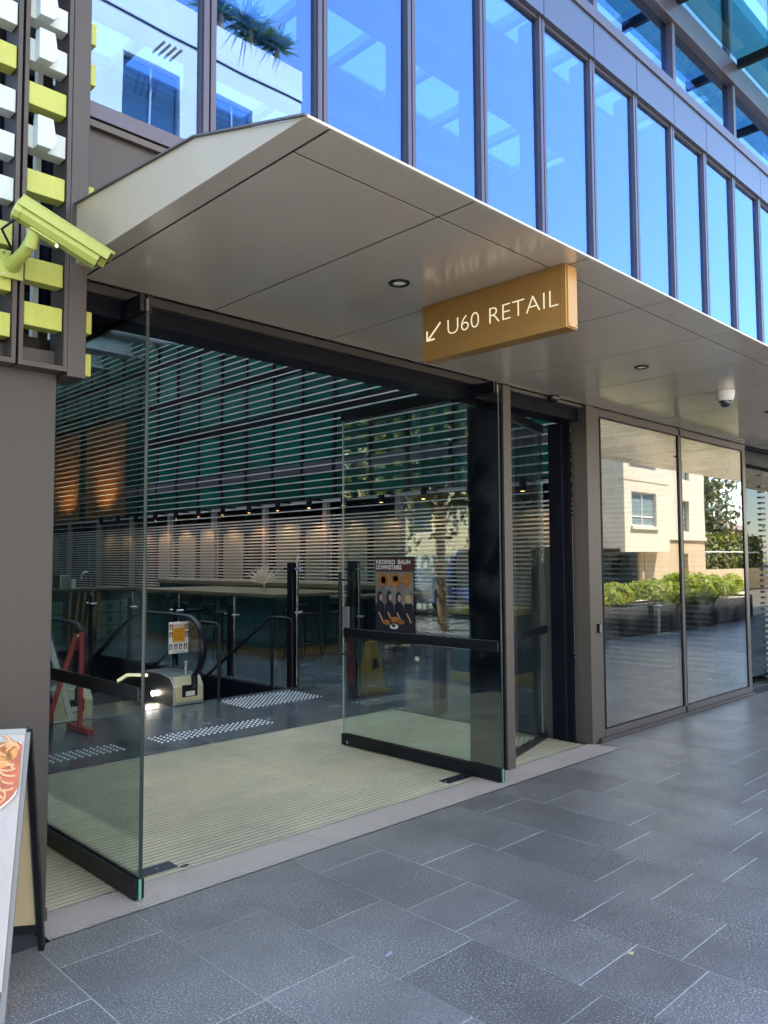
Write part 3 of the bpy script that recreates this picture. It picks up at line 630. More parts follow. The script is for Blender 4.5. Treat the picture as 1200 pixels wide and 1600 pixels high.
q = MB(); q.prism([A + ax * .0 - side * .056 + upn * .038, A + side * .056 + upn * .038, A + side * .056 + upn * .046, A + side * .03 + upn * .06, A - side * .03 + upn * .06, A - side * .056 + upn * .046], ax * (L0 + .045))
q.prism([A - side * .056 + upn * .0, A - side * .0535 + upn * .0, A - side * .0535 + upn * .04, A - side * .056 + upn * .04], ax * (L0 + .03))
q.prism([A + side * .056 + upn * .0, A + side * .0535 + upn * .0, A + side * .0535 + upn * .04, A + side * .056 + upn * .04], ax * (L0 + .03)); q.build('sun_shield', LIME, bc)
q = MB(); loft(q, [sect(Bp + ax * .0005, .034, .03, .014), sect(Bp + ax * .004, .034, .03, .014)]); q.build('lens_window', pmat('lens_black', (.02, .022, .025), .1), bc)
q = MB(); q.prism([A + ax * .08 - side * .02 - upn * .043, A + ax * .2 - side * .02 - upn * .043, A + ax * .2 + side * .02 - upn * .043, A + ax * .08 + side * .02 - upn * .043], -upn * .008); q.build('mount_shoe', LIME, bc)
q = MB(); q.tube([A + ax * .2 - upn * .05, A + ax * .2 - upn * .06 + side * -.03], .008, 8); q.build('clamp_bolt', STEEL, bc)

q = MB(); q.tube([A + ax * .02 - upn * .03, A + ax * .0 - upn * .09 + Vector((0, .05, 0)), Vector((1.19, 3.47, 2.93)), Vector((1.2, 3.55, 2.905))], .006, 8); q.build('cable', BLACK, bc, True)

dc = empty('dome_camera', (6.514, 2.613, 2.98), 'white dome security camera on the soffit above the shop window', 'camera')
q = MB(); q.lathe((6.514, 2.613, 2.979), [(.075, 0), (.075, -.012), (.07, -.045), (.062, -.075), (.052, -.082)], 32); q.build('housing', WHITE, dc, True)
q = MB(); q.lathe((6.514, 2.613, 2.9), [(.05, 0), (.048, -.02), (.04, -.038), (.026, -.05), (.01, -.055)], 28); q.build('dome', pmat('smoked_dome', (.015, .017, .025), .06, 0, .8), dc, True)
dc2 = empty('dome_camera', (5.645, 3.69, 2.98), 'small black dome camera at the lintel left of the shop window', 'camera')
q = MB(); q.lathe((5.645, 3.70, 2.979), [(.052, 0), (.052, -.012), (.05, -.03), (.038, -.045), (.02, -.053)], 24); q.build('dome', pmat('black_dome', (.012, .013, .018), .12), dc2, True)
q = MB(); q.lathe((5.645, 3.70, 2.9795), [(.058, 0), (.058, -.008), (.052, -.012)], 24); q.build('base_ring', BLACK, dc2, True)
rdx = empty('door_reader', (6.335, 3.71, 1.0), 'small black access reader on the bronze post beside the window', 'card reader')
box('reader_body', 6.298, 6.335, 3.69, 3.714, .95, 1.03, BLACK, rdx, .005); box('reader_face', 6.303, 6.33, 3.687, 3.69, .957, 1.023, STEEL, rdx)

# ------------------------------------------------------------------ sandwich board
FLEG = pmat('worn_grey_frame', (.2, .19, .18), .5, .2)
ab = empty('menu_board', (1.15, 3.2, 0), 'sandwich board with a noodle bowl picture at the foot of the pier', 'sign')
T0 = Vector((1.2, 3.2, .945)); bf = Vector((1.352, 3.41, 0)); ff = Vector((1.045, 2.97, 0)); rdv = Vector((-.82, .57, 0)).normalized()
ff2 = ff + rdv * .62; bf2 = bf + rdv * .62; T2 = T0 + rdv * .62
q = MB(); q.bar(bf, T0, .03, .022, upv=rdv); q.build('rear_leg', BLACK, ab); q = MB(); q.bar(bf2, T2, .03, .022, upv=rdv); q.build('rear_leg', BLACK, ab)
q = MB(); q.bar(ff, T0 + Vector((-.01, -.02, 0)), .008, .02, upv=rdv); q.build('front_leg', FLEG, ab); q = MB(); q.bar(ff2, T2 + Vector((-.01, -.02, 0)), .008, .02, upv=rdv); q.build('front_leg', FLEG, ab)
q = MB(); q.bar(T0 + Vector((-.005, -.005, .005)), T2, .05, .022); q.build('top_rail', STEEL, ab)
q = MB(); a_, b_ = bf.lerp(T0, .1), bf2.lerp(T2, .1); q.bar(a_, b_, .02, .03); q.build('lower_rail', BLACK, ab)
def panel(nm, A0, A1, B0, B1, n, th_, mat):
    q = MB(); q.prism([A0, A1, B1, B0], n * th_); return q.build(nm, mat, ab)
nb = (bf - T0).cross(rdv).normalized(); ins = rdv * .02
panel('rear_panel', bf.lerp(T0, .12) + ins, bf2.lerp(T2, .12) - ins, T0 + ins, T2 - ins, nb * -1 if nb.y < 0 else nb, .006, pmat('cream_card', (.62, .52, .33), .6, nscale=3, namt=.06))
nf = (ff - T0).cross(rdv).normalized()
if nf.y > 0: nf = -nf
PB = pmat('pale_wood_print', (.43, .375, .34), .4, nscale=5, namt=.12, stretch=(3, 3, .35))
panel('front_panel', ff.lerp(T0, .1) + ins * .35, ff2.lerp(T2, .1), T0 + ins * .35 + Vector((-.01, -.02, -.01)), T2, nf, .012, PB)
# noodle bowl print, flat on the front panel
upf = (T0 - ff).normalized(); cpt = T0 - upf * .115 + rdv * .165 + nf * .0165 + Vector((-.01, -.02, -.01))
def disc(q, c, r, mat, d, n=40, sq=1.0, clipu=None): 
    dc_ = c - cpt; u0, v0 = dc_.dot(rdv), dc_.dot(upf)
    q.poly([cpt + nf * d + rdv * max(-.150, u0 + math.cos(6.2832 * k / n) * r) + upf * min(.088, v0 + math.sin(6.2832 * k / n) * r * sq) for k in range(n)], [list(range(n))], mat)
q = MB(); disc(q, cpt, .178, pmat('bowl_white', (.75, .72, .68), .3), 0); disc(q, cpt, .172, pmat('broth_print', (.45, .10, .03), .35, nscale=25, namt=.4), .0004)
NOOD = pmat('noodle_print', (.72, .40, .2), .4); 
for i in range(130):
    a0 = rnd.uniform(0, 6.28); r0 = rnd.uniform(.0, .15); c = cpt + rdv * math.cos(a0) * r0 + upf * (math.sin(a0) * r0 - .03) + nf * .001
    th0 = rnd.uniform(0, 6.28); pts = [c + rdv * math.cos(th0 + t) * .045 + upf * math.sin(th0 + t) * .03 for t in [k * .35 for k in range(6)]]
    pts = [p for p in pts if (p - cpt).length < .165 and (p - cpt).dot(rdv) > -.145]
    if len(pts) > 2: q.tube(pts, .0045, 5, NOOD)
FRY = pmat('fried_print', (.62, .27, .07), .6, nscale=60, namt=.35)
for (u, v, rr) in ((-.075, .07, .04), (-.085, .03, .036), (-.11, .05, .03), (-.02, .075, .035), (-.02, .035, .035), (-.10, .085, .035)): disc(q, cpt + rdv * u + upf * v, rr, FRY, .0022, 14)
disc(q, cpt + rdv * .01 + upf * .01, .032, PAPER, .003, 20); disc(q, cpt + rdv * .01 + upf * .01, .016, pmat('pink_print', (.7, .2, .25), .5), .0034, 16)
for (u, v, rr) in ((.03, -.03, .022), (.0, -.04, .02), (.05, -.01, .02)): disc(q, cpt + rdv * u + upf * v, rr, GRN, .003, 12)
q.build('bowl_picture', None, ab)
q = MB(); text_into(q, 'co', .07, ff.lerp(T0, .36) + rdv * .115 + nf * .014, -rdv, upf, 0, RED); q.build('red_lettering', None, ab)

# ================================================================== HALL INTERIOR
XW = 10.95
sw = empty('slatted_wall', (XW, 15, 0), 'tall green glazed hall wall behind horizontal taupe slats', 'wall')
WY0, WY1 = 4.0, 30.4; nb_ = 24
ys = [4.0 + 1.1 * k for k in range(nb_ + 1)]
for k, yv in enumerate(ys):
    box('wall_mullion', XW + .12, XW + .22, yv - .05 if k else yv, yv + .05, 0, 8.2, BLACK, sw)
bands = [(2.98, 3.52), (3.8, 4.82), (5.08, 5.9), (6.12, 7.1), (7.25, 8.15)]
for k in range(nb_):
    a, b = ys[k] + .052, ys[k + 1] - .052
    for (z0_, z1_) in bands: box('green_pane', XW + .165, XW + .18, a, b, z0_, z1_, GREENP, sw)
    if not 20.5 < a < 27:
        box('wall_panel', XW + .2, XW + .23, a, b, .1, 2.3 if k % 3 else 2.45, OLIVE if (k * 7) % 5 else BLACK, sw)
    else: box('wall_panel', XW + .2, XW + .23, a, b, .1, 2.35, NAVY, sw)
for (z0_, z1_) in ((2.78, 2.975), (3.53, 3.79), (4.83, 5.07), (5.91, 6.11), (7.11, 7.24)):
    box('wall_transom', XW + .13, XW + .2, WY0, WY1, z0_, z1_, BLACK if z0_ != 3.53 else pmat('violet_grey', (.085, .075, .1), .5), sw)
box('wall_head_rail', XW + .05, XW + .11, WY0, WY1, 2.86, 2.93, PINKC, sw)
box('back_wall', XW + .35, XW + .6, WY0, WY1, 0, 8.3, BLACK, sw)
k = 0
for yv in [8.58 + 2.2 * i for i in range(-2, 10)]: box('wall_column', XW + .02, XW + .12, yv - .07, yv + .07, 0, 2.9, PINKC, sw)
for yv, yb in ((22.3, 24.95), (25.5, 27.5)): box('copper_panel', XW + .04, XW + .1, yv, yb, 2.95, 5.85, COPPER, sw)
z = .05; 
while z < 2.62: box('slat', XW - .035, XW - .01, WY0 - .1, WY1, z, z + .027, SLAT, sw); z += .0735
z = 2.70
while z < 8.1: box('slat', XW - .035, XW - .01, WY0 - .1, WY1, z, z + .023, SLAT, sw); z += .1585
WARM = emat('warm_lamp', (1, .5, .16), 6)
ORD = 'first second third fourth fifth sixth seventh eighth ninth tenth eleventh twelfth thirteenth fourteenth fifteenth sixteenth seventeenth'.split()
for i in range(17):
    yv = 5.35 + 1.1 * i
    t = empty('wall_downlight', (XW - .35, yv, 2.7), '%s black cylinder downlight along the slatted wall, counted from the front glass' % ORD[i], 'lamp', 'row of black cylinder downlights')
    q = MB(); q.lathe((XW - .35, yv, 2.72), [(.06, .22), (.06, 0), (.05, -.003), (.048, .02)], 18); q.build('lamp_body', BLACK, t, True)
    q = MB(); q.lathe((XW - .35, yv, 2.725), [(.044, 0), (.044, -.004)], 16); q.build('lamp_lens', WARM, t)
    q = MB(); q.bar((XW - .3, yv, 2.9), (XW + .02, yv, 2.9), .03, .03); q.build('lamp_arm', BLACK, t)
    sp = bpy.data.lights.new('downlight_beam', 'SPOT'); sp.energy = 5; sp.color = (1, .62, .3); sp.spot_size = R(110); sp.spot_blend = .6; sp.shadow_soft_size = .04
    so = bpy.data.objects.new('downlight_beam', sp); COL.objects.link(so); so.parent = t; so.location = (0, 0, -.01)
for yv in (23.4, 26.3):
    sp = bpy.data.lights.new('copper_uplight', 'SPOT'); sp.energy = 34; sp.color = (1, .6, .28); sp.spot_size = R(95); sp.spot_blend = .9; sp.shadow_soft_size = .1
    so = bpy.data.objects.new('copper_uplight', sp); COL.objects.link(so); so.location = (XW - 1.0, yv - .2, 3.3); so.rotation_euler = Vector((1.0, .2, .75)).to_track_quat('-Z', 'Y').to_euler()

# glass screen with tall black posts
gs = empty('glass_screen', (6.32, 7, 0), 'tall clear glass screen on black posts right of the stairs', 'glass screen')
for (yv, h) in ((8.08, 1.58), (6.92, 1.6), (5.58, 1.42)):
    for dx in (-.055, .02): 
        p_ = box('post', 6.30 + dx - .0, 6.30 + dx + .035, yv - .055, yv + .055, 0, h, BLACK, gs, .003)
    q = MB()
    for zz in (.95, 1.5 if h > 1.5 else 1.3):
        for dy in (-.1, .1): q.tube([(6.24, yv + dy, zz), (6.36, yv + dy, zz)], .018, 12)
    q.build('standoff', CHROME, gs, True)
for (a, b) in ((5.66, 6.84), (7.0, 8.0)):
    box('glass_panel', 6.294, 6.306, a, b, .04, 1.69, CLEAR, gs); box('glass_rim', 6.293, 6.307, b, b + .005, .04, 1.69, CHROME, gs)
gb = empty('stair_balustrade', (6.32, 11, 0), 'low clear glass balustrade along the stair well', 'balustrade')
for yv in (9.5, 11.0, 12.5, 14.0):
    box('post', 6.28, 6.33, yv - .05, yv + .05, 0, 1.0, BLACK, gb); q = MB()
    for dy in (-.1, .1): q.tube([(6.25, yv + dy, .85), (6.37, yv + dy, .85)], .017, 10)
    q.build('standoff', CHROME, gb, True)
for (a, b) in ((8.2, 9.42), (9.58, 10.92), (11.08, 12.42), (12.58, 13.92)):
    box('glass_panel', 6.3, 6.312, a, b, .04, 1.1, CLEAR, gb); box('glass_rim', 6.299, 6.313, b, b + .005, .04, 1.1, CHROME, gb)
gb2 = empty('rear_balustrade', (4.6, 14.6, 0), 'low clear glass balustrade behind the escalator', 'balustrade')
for xv in (3.3, 4.5, 5.7): 
    box('post', xv - .05, xv + .05, 14.62, 14.67, 0, 1.0, BLACK, gb2); q = MB()
    for dx in (-.1, .1): q.tube([(xv + dx, 14.58, .9), (xv + dx, 14.7, .9)], .017, 10)
    q.build('standoff', CHROME, gb2, True)
for (a, b) in ((3.38, 4.42), (4.58, 5.62)): box('glass_panel', a, b, 14.64, 14.652, .04, 1.15, CLEAR, gb2)

# stairs with handrails
st = empty('staircase', (5.6, 8.1, 0), 'dark flight of stairs going down beside the escalator', 'stairs')
for i in range(16):
    box('step', 5.08, 6.19, 8.06 + i * .29, 8.06 + (i + 1) * .29, -.17 * (i + 1) - .2, -.17 * (i + 1), BLACK, st)
for (x, lb) in ((6.12, 'black stair handrail beside the tall glass screen'), (5.06, 'black stair handrail beside the escalator newel')):
    hr = empty('handrail', (x, 8, 0), lb, 'handrail')
    pts = [(x, 7.86, 0), (x, 7.86, .80), (x, 7.875, .85), (x, 7.92, .88), (x, 8.25, .88), (x, 8.32, .865), (x, 12.2, -1.4)]
    q = MB(); q.tube(pts, .022, 12); q.build('rail', BLACK, hr, True)
    for (yv, zt) in ((8.28, .87), (10.2, -.23)): 
        q = MB(); q.tube([(x, yv, zt), (x, yv, zt - .9)], .02, 10); q.build('rail_post', BLACK, hr, True)

# escalator
es = empty('escalator', (4.08, 8, 0), 'escalator with black handrails and lit steel newels going down', 'escalator')
CREAML = pmat('cream_newel', (.66, .58, .36), .35, .2)
SKL = emat('newel_strip_light', (1, .86, .6), .3); SPL = emat('newel_spot_light', (1, .93, .78), 1.1)
for (xa, xb) in ((3.22, 3.62), (4.54, 4.92)):
    xm = (xa + xb) / 2
    q = MB(); q.prism([(xa, 7.95, 0), (xa, 7.95, .2), (xa, 8.03, .3), (xa, 8.25, .335), (xa, 8.75, .32), (xa, 9.2, .16), (xa, 9.9, -.3), (xa, 9.9, -1.2), (xa, 8.3, -.6), (xa, 8.06, 0)], (xb - xa, 0, 0)); nwl = q.build('newel_casing', STEEL, es, bev=.006)
    q = MB(); q.prism([(xa + .02, 7.945, .035), (xa + .02, 7.945, .2), (xa + .02, 8.02, .31), (xa + .02, 8.06, .31), (xa + .02, 7.985, .035)], (xb - xa - .04, 0, 0)); q.build('newel_front', CREAML, nwl, bev=.004)
    box('inlet', xm - .09, xm + .1, 7.93, 7.944, .09, .22, BLACK, nwl); box('data_plate', xm - .05, xm + .06, 7.925, 7.93, .1, .15, WHITE, nwl)
    pts = [(xm, 7.93, .2), (xm, 7.83, .235)]
    for k in range(13):
        t = R(-75 - 15 * k + 0); pts.append((xm, 8.0 + math.sin(t) * .34 * 1 if 0 else 8.0 - math.cos(R(-62 + 12.66 * k)) * .34, .64 + math.sin(R(-62 + 12.66 * k)) * .345))
    pts += [(xm, 8.4, .99), (xm, 8.95, .985), (xm, 9.25, .93), (xm, 9.6, .78), (xm, 12.8, -1.1)]
    q = MB(); q.tube(pts, .021, 12, sx=2.0); q.build('handrail', BLACKG, es, True)
    gp = [(xm, 7.99, .33)] + [(xm, p[1] + (.03 if p[1] < 8.05 else 0), p[2] - .02) for p in pts[3:]] + [(xm, 12.8, -1.9), (xm, 9.9, -.28), (xm, 9.2, .16), (xm, 8.75, .31)]
    q = MB(); q.prism(gp, (.01, 0, 0)); q.build('balustrade_glass', CLEAR, es)
    sgn = -1 if xa > 4 else 1; xs = xa - .004 if xa > 4 else xb + .004
    q = MB(); q.bar((xs, 8.55, .285), (xs, 9.05, .24), .006, .035); q.bar((xs, 9.05, .24), (xs, 9.3, .14), .006, .035); q.build('strip_light', SKL, nwl)
    q = MB(); q.lathe((xs, 8.42, .09), [(.03, -.004), (.034, 0), (.03, .004)], 18, ax='x'); q.build('spot_light', SPL, nwl)
for i in range(14):
    yy_ = 8.3 + i * .4; zz = 0 if i < 3 else -.2 * (i - 2)
    box('step', 3.63, 4.53, yy_, yy_ + .398, zz - .25, zz - .004, STEEL if i < 1 else BLACK, es)
box('comb_plate', 3.63, 4.53, 7.95, 8.295, -.02, .003, STEEL, es)
pl_ = bpy.data.lights.new('newel_spot_beam', 'POINT'); pl_.energy = .09; pl_.color = (1, .92, .78); pl_.shadow_soft_size = .03; po = bpy.data.objects.new('newel_spot_beam', pl_); COL.objects.link(po); po.location = (4.49, 8.42, .09)

# warning sign on the newel
ws = empty('warning_sign', (4.63, 8.0, .33), 'white and orange escalator warning sign with small pictograms on newel', 'sign')
q = MB(); q.tube([(4.74, 8.03, .335), (4.74, 8.03, .46)], .018, 12); q.lathe((4.74, 8.03, .46), [(.03, 0), (.03, .02)], 12); q.build('mount', CHROME, ws, True)
q = MB(); q.bar((4.74, 8.03, .47), (4.74, 8.03, .97), .05, .006); q.build('bracket', CLEAR, ws)
box('board', 4.50, 4.745, 8.0, 8.006, .575, .925, WHITE, ws, .002)
ORG = pmat('sign_orange', (.75, .33, .01), .5); PIC = pmat('sign_maroon', (.12, .012, .01), .5)
q = MB(); q.box(4.545, 4.70, 7.997, 8.0, .70, .90); q.build('orange_field', ORG, ws)
q = MB()
for (u, v) in ((4.508, .84), (4.508, .755), (4.705, .84), (4.705, .755), (4.508, .62), (4.568, .62), (4.628, .62), (4.688, .62)): q.box(u, u + .036, 7.9975, 8.0, v, v + .06)
q.build('pictogram', PIC, ws)['kind'] = 'stuff'
q = MB(); 
for (u, v) in ((4.508, .84), (4.508, .755), (4.705, .84), (4.705, .755), (4.508, .62), (4.568, .62), (4.628, .62), (4.688, .62)):
    q.box(u + .012, u + .024, 7.996, 7.9975, v + .01, v + .038); q.box(u + .014, u + .022, 7.996, 7.9975, v + .042, v + .051); q.box(u + .008, u + .03, 7.9962, 7.9975, v + .008, v + .014)
q.box(4.56, 4.685, 7.995, 7.997, .862, .892); q.build('pictogram_figure', WHITE, ws)['kind'] = 'stuff'
q = MB(); text_into(q, 'WARNING', .026, (4.565, 7.9945, .868), (1, 0, 0), (0, 0, 1), 0, BLACK, width=.115)
for i in range(6): q.box(4.555, 4.69 - rnd.uniform(0, .03), 7.9965, 7.9972, .84 - i * .022, .844 - i * .022, BLACK)
text_into(q, 'STAND ON LEFT SIDE', .018, (4.54, 7.9985, .588), (1, 0, 0), (0, 0, 1), 0, BLACK, width=.16); q.build('lettering', None, ws)

# red folding barrier
rb = empty('folding_barrier', (3.15, 7.5, 0), 'red and white folding barrier standing in front of the escalator', 'barrier')
q = MB(); q.bar((3.262, 7.44, .05), (3.262, 7.44, .93), .04, .04); q.build('upright', RED, rb, bev=.003)
q = MB(); q.bar((3.262, 7.2, .03), (3.262, 7.68, .03), .06, .045); q.build('foot', RED, rb, bev=.003)
q = MB(); q.bar((3.24, 7.5, .92), (2.98, 7.5, .1), .045, .025, upv=(0, 1, 0)); q.build('red_strut', RED, rb, bev=.003)
q = MB(); q.bar((2.98, 7.54, .92), (3.22, 7.54, .1), .05, .025, upv=(0, 1, 0)); q.build('white_strut', WHITE, rb, bev=.003)
q = MB(); q.bar((2.5, 7.55, .05), (2.5, 7.55, .95), .05, .05); q.build('upright', RED, rb, bev=.003)
q = MB(); q.lathe((3.235, 7.47, .90), [(.012, -.03), (.012, .03)], 10, ax='y'); q.build('pivot_bolt', STEEL, rb)

# tactile stud strips
STUD = pmat('stud_steel', (.85, .87, .9), .35, .2)
def tactile(x0, x1, y0, y1, label):
    t = empty('tactile_strip', ((x0 + x1) / 2, (y0 + y1) / 2, 0), label, 'tactile paving')
    q = MB(); y_ = y0 + .03; r_ = 0
    while y_ < y1:
        x_ = x0 + .03 + 0
        while x_ < x1:
            P = [(x_ + math.cos(k * .7854) * .0125, y_ + math.sin(k * .7854) * .0125, -.002) for k in range(8)] + [(x_ + math.cos(k * .7854) * .0095, y_ + math.sin(k * .7854) * .0095, .005) for k in range(8)]
            q.poly(P, [(k, (k + 1) % 8, 8 + (k + 1) % 8, 8 + k) for k in range(8)] + [list(range(8, 16))]); x_ += .06
        y_ += .06; r_ += 1
    o = q.build('stud_field', STUD, t); o['kind'] = 'stuff'
tactile(3.55, 4.80, 6.43, 6.72, 'tactile stud strip in front of the escalator, middle one')
tactile(5.05, 6.12, 7.25, 7.92, 'wide tactile stud strip at the top of the stairs')
tactile(2.35, 3.24, 6.43, 6.72, 'tactile stud strip behind the left glass door')

# bar island, stools, vase
ib = empty('bar_island', (8.8, 12.9, 0), 'long bar island with timber top and dark green panelled sides', 'bar counter')
DGR = pmat('dark_green_panel', (.018, .055, .05), .35, nscale=2, namt=.15); TOPM = pmat('olive_stone_top', (.13, .115, .075), .3, nscale=4, namt=.12)
box('top', 7.85, 9.75, 10.5, 15.3, 1.0, 1.055, TOPM, ib, .006)
box('base_plinth', 8.02, 9.6, 10.72, 15.1, .0, .14, TIMBER, ib)
for i in range(5): box('side_panel', 8.0 + .32 * i, 8.31 + .32 * i, 10.68, 10.74, .14, .99, DGR, ib, .003)
for i in range(8): box('side_panel', 7.97, 8.03, 10.75 + i * .54, 11.28 + i * .54, .14, .99, DGR, ib, .003)
box('core', 8.04, 9.58, 10.75, 15.08, .14, .99, DGR, ib)
box('rear_shelf', 9.8, 10.5, 9.0, 18.0, 1.08, 1.16, TOPM, ib); box('rear_front', 9.85, 9.9, 9.0, 18.0, .12, 1.08, DGR, ib)
vs = empty('flower_vase', (8.4, 11.6, 1.055), 'glass vase of dried palm leaves standing on the bar island', 'vase')
q = MB(); q.lathe((8.4, 11.6, 1.056), [(.055, 0), (.06, .02), (.06, .11), (.055, .115)], 20); q.build('vase', CLEAR, vs, True)
DRY = pmat('dried_leaf', (.62, .47, .32), .7, nscale=20, namt=.15); DRYW = pmat('dried_pale_leaf', (.75, .7, .58), .7)
q = MB(); 
for i in range(34):
    a = R(-75 + i * 4.4); dr = Vector((math.sin(a) * .7, -math.sin(a) * .7 + rnd.uniform(-.35, .35), math.cos(a) * 1.1)); b0 = Vector((8.4, 11.6, 1.2)); tip = b0 + dr * rnd.uniform(.2, .36); sd_ = dr.cross(Vector((.7, .7, 0))).normalized() * .02
    q.poly([b0, b0.lerp(tip, .5) + sd_, tip, b0.lerp(tip, .5) - sd_], [(0, 1, 2, 3)], DRY if i % 3 else DRYW)
q.build('dried_leaves', None, vs)
q = MB()
for i in range(5): q.tube([(8.4, 11.6, 1.07), (8.4 + rnd.uniform(-.02, .02), 11.6, 1.22)], .004, 6)
q.build('stems', DRY, vs)
def stool(x, y, rz, label):
    t = empty('bar_stool', (x, y, 0), label, 'stool', 'black bar stools at the counters')
    c, s = math.cos(rz), math.sin(rz)
    def P(u, v, z): return (x + u * c - v * s, y + u * s + v * c, z)
    for (u, v) in ((-1, -1), (1, -1), (1, 1), (-1, 1)):
        q = MB(); q.tube([P(u * .22, v * .22, 0), P(u * .15, v * .15, .7)], .011, 8); q.build('leg', BLACK, t)
    q = MB(); ring = [P(u * .195, v * .195, .26) for (u, v) in ((-1, -1), (1, -1), (1, 1), (-1, 1), (-1, -1))]; q.tube(ring, .008, 6); q.build('foot_ring', BLACK, t)
    q = MB(); q.prism([P(-.2, -.19, .7), P(.2, -.19, .7), P(.21, .0, .7), P(.2, .19, .7), P(-.2, .19, .7), P(-.22, 0, .7)], (0, 0, .05)); q.build('seat', BLACK, t, bev=.008)
    q = MB(); q.prism([P(-.2, .15, .75), P(.2, .15, .75), P(.2, .19, .75), P(-.2, .19, .75)], (0, 0, .13)); q.build('backrest', BLACK, t, bev=.008)
for (x, y, rz, lb) in ((8.2, 10.25, 0, 'black bar stool in front of the island, left of the pair'), (8.95, 10.15, .2, 'black bar stool in front of the island, right of the pair'), (7.45, 11.6, 1.5, 'black bar stool at the side of the island near the vase'), (7.45, 12.6, 1.6, 'black bar stool at the side of the island, further back'), (8.3, 8.35, .3, 'black bar stool behind the door glass, nearest the poster'), (8.95, 8.6, -.2, 'black bar stool behind the door glass, middle one'), (9.5, 8.1, .1, 'black bar stool behind the door glass, farthest right')): stool(x, y, rz, lb)
hb = empty('standing_table', (8.9, 8.9, 0), 'tall dark standing table behind the stools', 'table')
box('top', 8.0, 10.2, 8.75, 9.35, 1.02, 1.07, TOPM, hb, .006); box('pedestal', 8.5, 8.6, 9.0, 9.1, .02, 1.019, BLACK, hb); box('pedestal', 9.6, 9.7, 9.0, 9.1, .02, 1.019, BLACK, hb); box('base_plate', 8.3, 8.8, 8.85, 9.25, .0, .02, BLACK, hb); box('base_plate', 9.4, 9.9, 8.85, 9.25, .0, .02, BLACK, hb)
pd = empty('bar_pod', (8.5, 6.6, 0), 'green glass counter pod with gold bands behind the right door', 'counter')
GLD = pmat('gold_band', (.62, .47, .16), .35, .4)
box('body', 8.18, 8.95, 6.15, 7.03, .12, .88, pmat('sea_green_panel', (.06, .12, .11), .15), pd); box('base_band', 8.165, 8.965, 6.135, 7.045, 0, .119, GLD, pd, .003); box('top_band', 8.165, 8.965, 6.135, 7.045, .881, .965, GLD, pd, .003)
for yv in (6.4, 6.72): box('panel_joint', 8.172, 8.18, yv - .004, yv + .004, .12, .88, CHROME, pd)
# wet floor cone
wc = empty('wet_floor_cone', (6.7, 6.98, 0), 'yellow wet floor cone seen through the right glass door', 'cone')
YC = pmat('cone_yellow', (.38, .19, .025), .5)
q = MB(); q.prism([(6.5, 6.9, 0), (6.9, 6.9, 0), (6.9, 7.2, 0), (6.5, 7.2, 0)], (0, 0, .04)); q.build('base', YC, wc, bev=.006)
q = MB(); q.poly([(6.55, 6.94, .04), (6.85, 6.94, .04), (6.85, 7.16, .04), (6.55, 7.16, .04), (6.65, 7.0, .62), (6.76, 7.0, .62), (6.76, 7.1, .62), (6.65, 7.1, .62)], [(0, 3, 2, 1), (4, 5, 6, 7), (0, 1, 5, 4), (1, 2, 6, 5), (2, 3, 7, 6), (3, 0, 4, 7)]); q.build('body', YC, wc, bev=.008)
q = MB(); q.prism([(6.64, 6.962, .3), (6.76, 6.962, .3), (6.74, 6.975, .42), (6.66, 6.975, .42)], (0, -.004, 0)); q.build('symbol', BLACK, wc)
q = MB(); q.tube([(6.67, 7.05, .62), (6.67, 7.05, .68), (6.74, 7.05, .68), (6.74, 7.05, .62)], .012, 8); q.build('grip', YC, wc, True)
# service counter with sink
sv = empty('service_counter', (6.9, 15.8, 0), 'green service counter with sink tap and recycling doors at the back', 'counter')
PG = pmat('pale_green_door', (.12, .2, .16), .4)
box('carcass', 5.4, 8.2, 15.64, 16.3, 0, 1.02, DGR, sv); box('worktop', 5.35, 8.25, 15.58, 16.35, 1.021, 1.07, TOPM, sv, .005)
for i in range(2):
    for j in range(3): 
        d_ = box('cabinet_door', 7.22 + i * .46, 7.64 + i * .46, 15.615, 15.638, .06 + j * .26, .29 + j * .26, PG, sv, .003)
        q = MB(); q.lathe((7.43 + i * .46, 15.613, .17 + j * .26), [(.06, 0), (.06, -.003)], 20, ax='y'); q.build('round_mark', DGR, d_)
for i in range(2):
    for j in range(3): box('cabinet_door', 5.9 + i * .3, 6.16 + i * .3, 15.615, 15.638, .06 + j * .26, .29 + j * .26, PG, sv, .003)
for i, (xa, xb) in enumerate(((6.58, 6.6), (6.66, 6.78), (6.8, 6.9), (6.92, 7.02), (7.05, 7.16), (7.18, 7.18))):
    q = MB(); q.bar((xa, 15.6, .02), (xb, 15.6, 1.0), .045, .03, upv=(0, 1, 0)); q.build('timber_strut', TIMBER, sv)
q = MB(); q.tube([(7.15, 15.9, 1.07), (7.15, 15.9, 1.3)] + [(7.05 + .1 * math.cos(t), 15.9, 1.3 + .1 * math.sin(t)) for t in [R(20 * k) for k in range(1, 10)]] + [(6.95, 15.9, 1.24)], .014, 10); q.build('tap', CHROME, sv, True)
ck = empty('coffee_machine', (6.6, 15.9, 1.07), 'small grey appliance on the service counter beside the tap', 'appliance')
box('body', 6.45, 6.66, 15.75, 16.1, 1.071, 1.33, STEEL, ck, .01); box('bottle', 6.70, 6.79, 15.8, 15.9, 1.071, 1.26, WHITE, ck, .01)

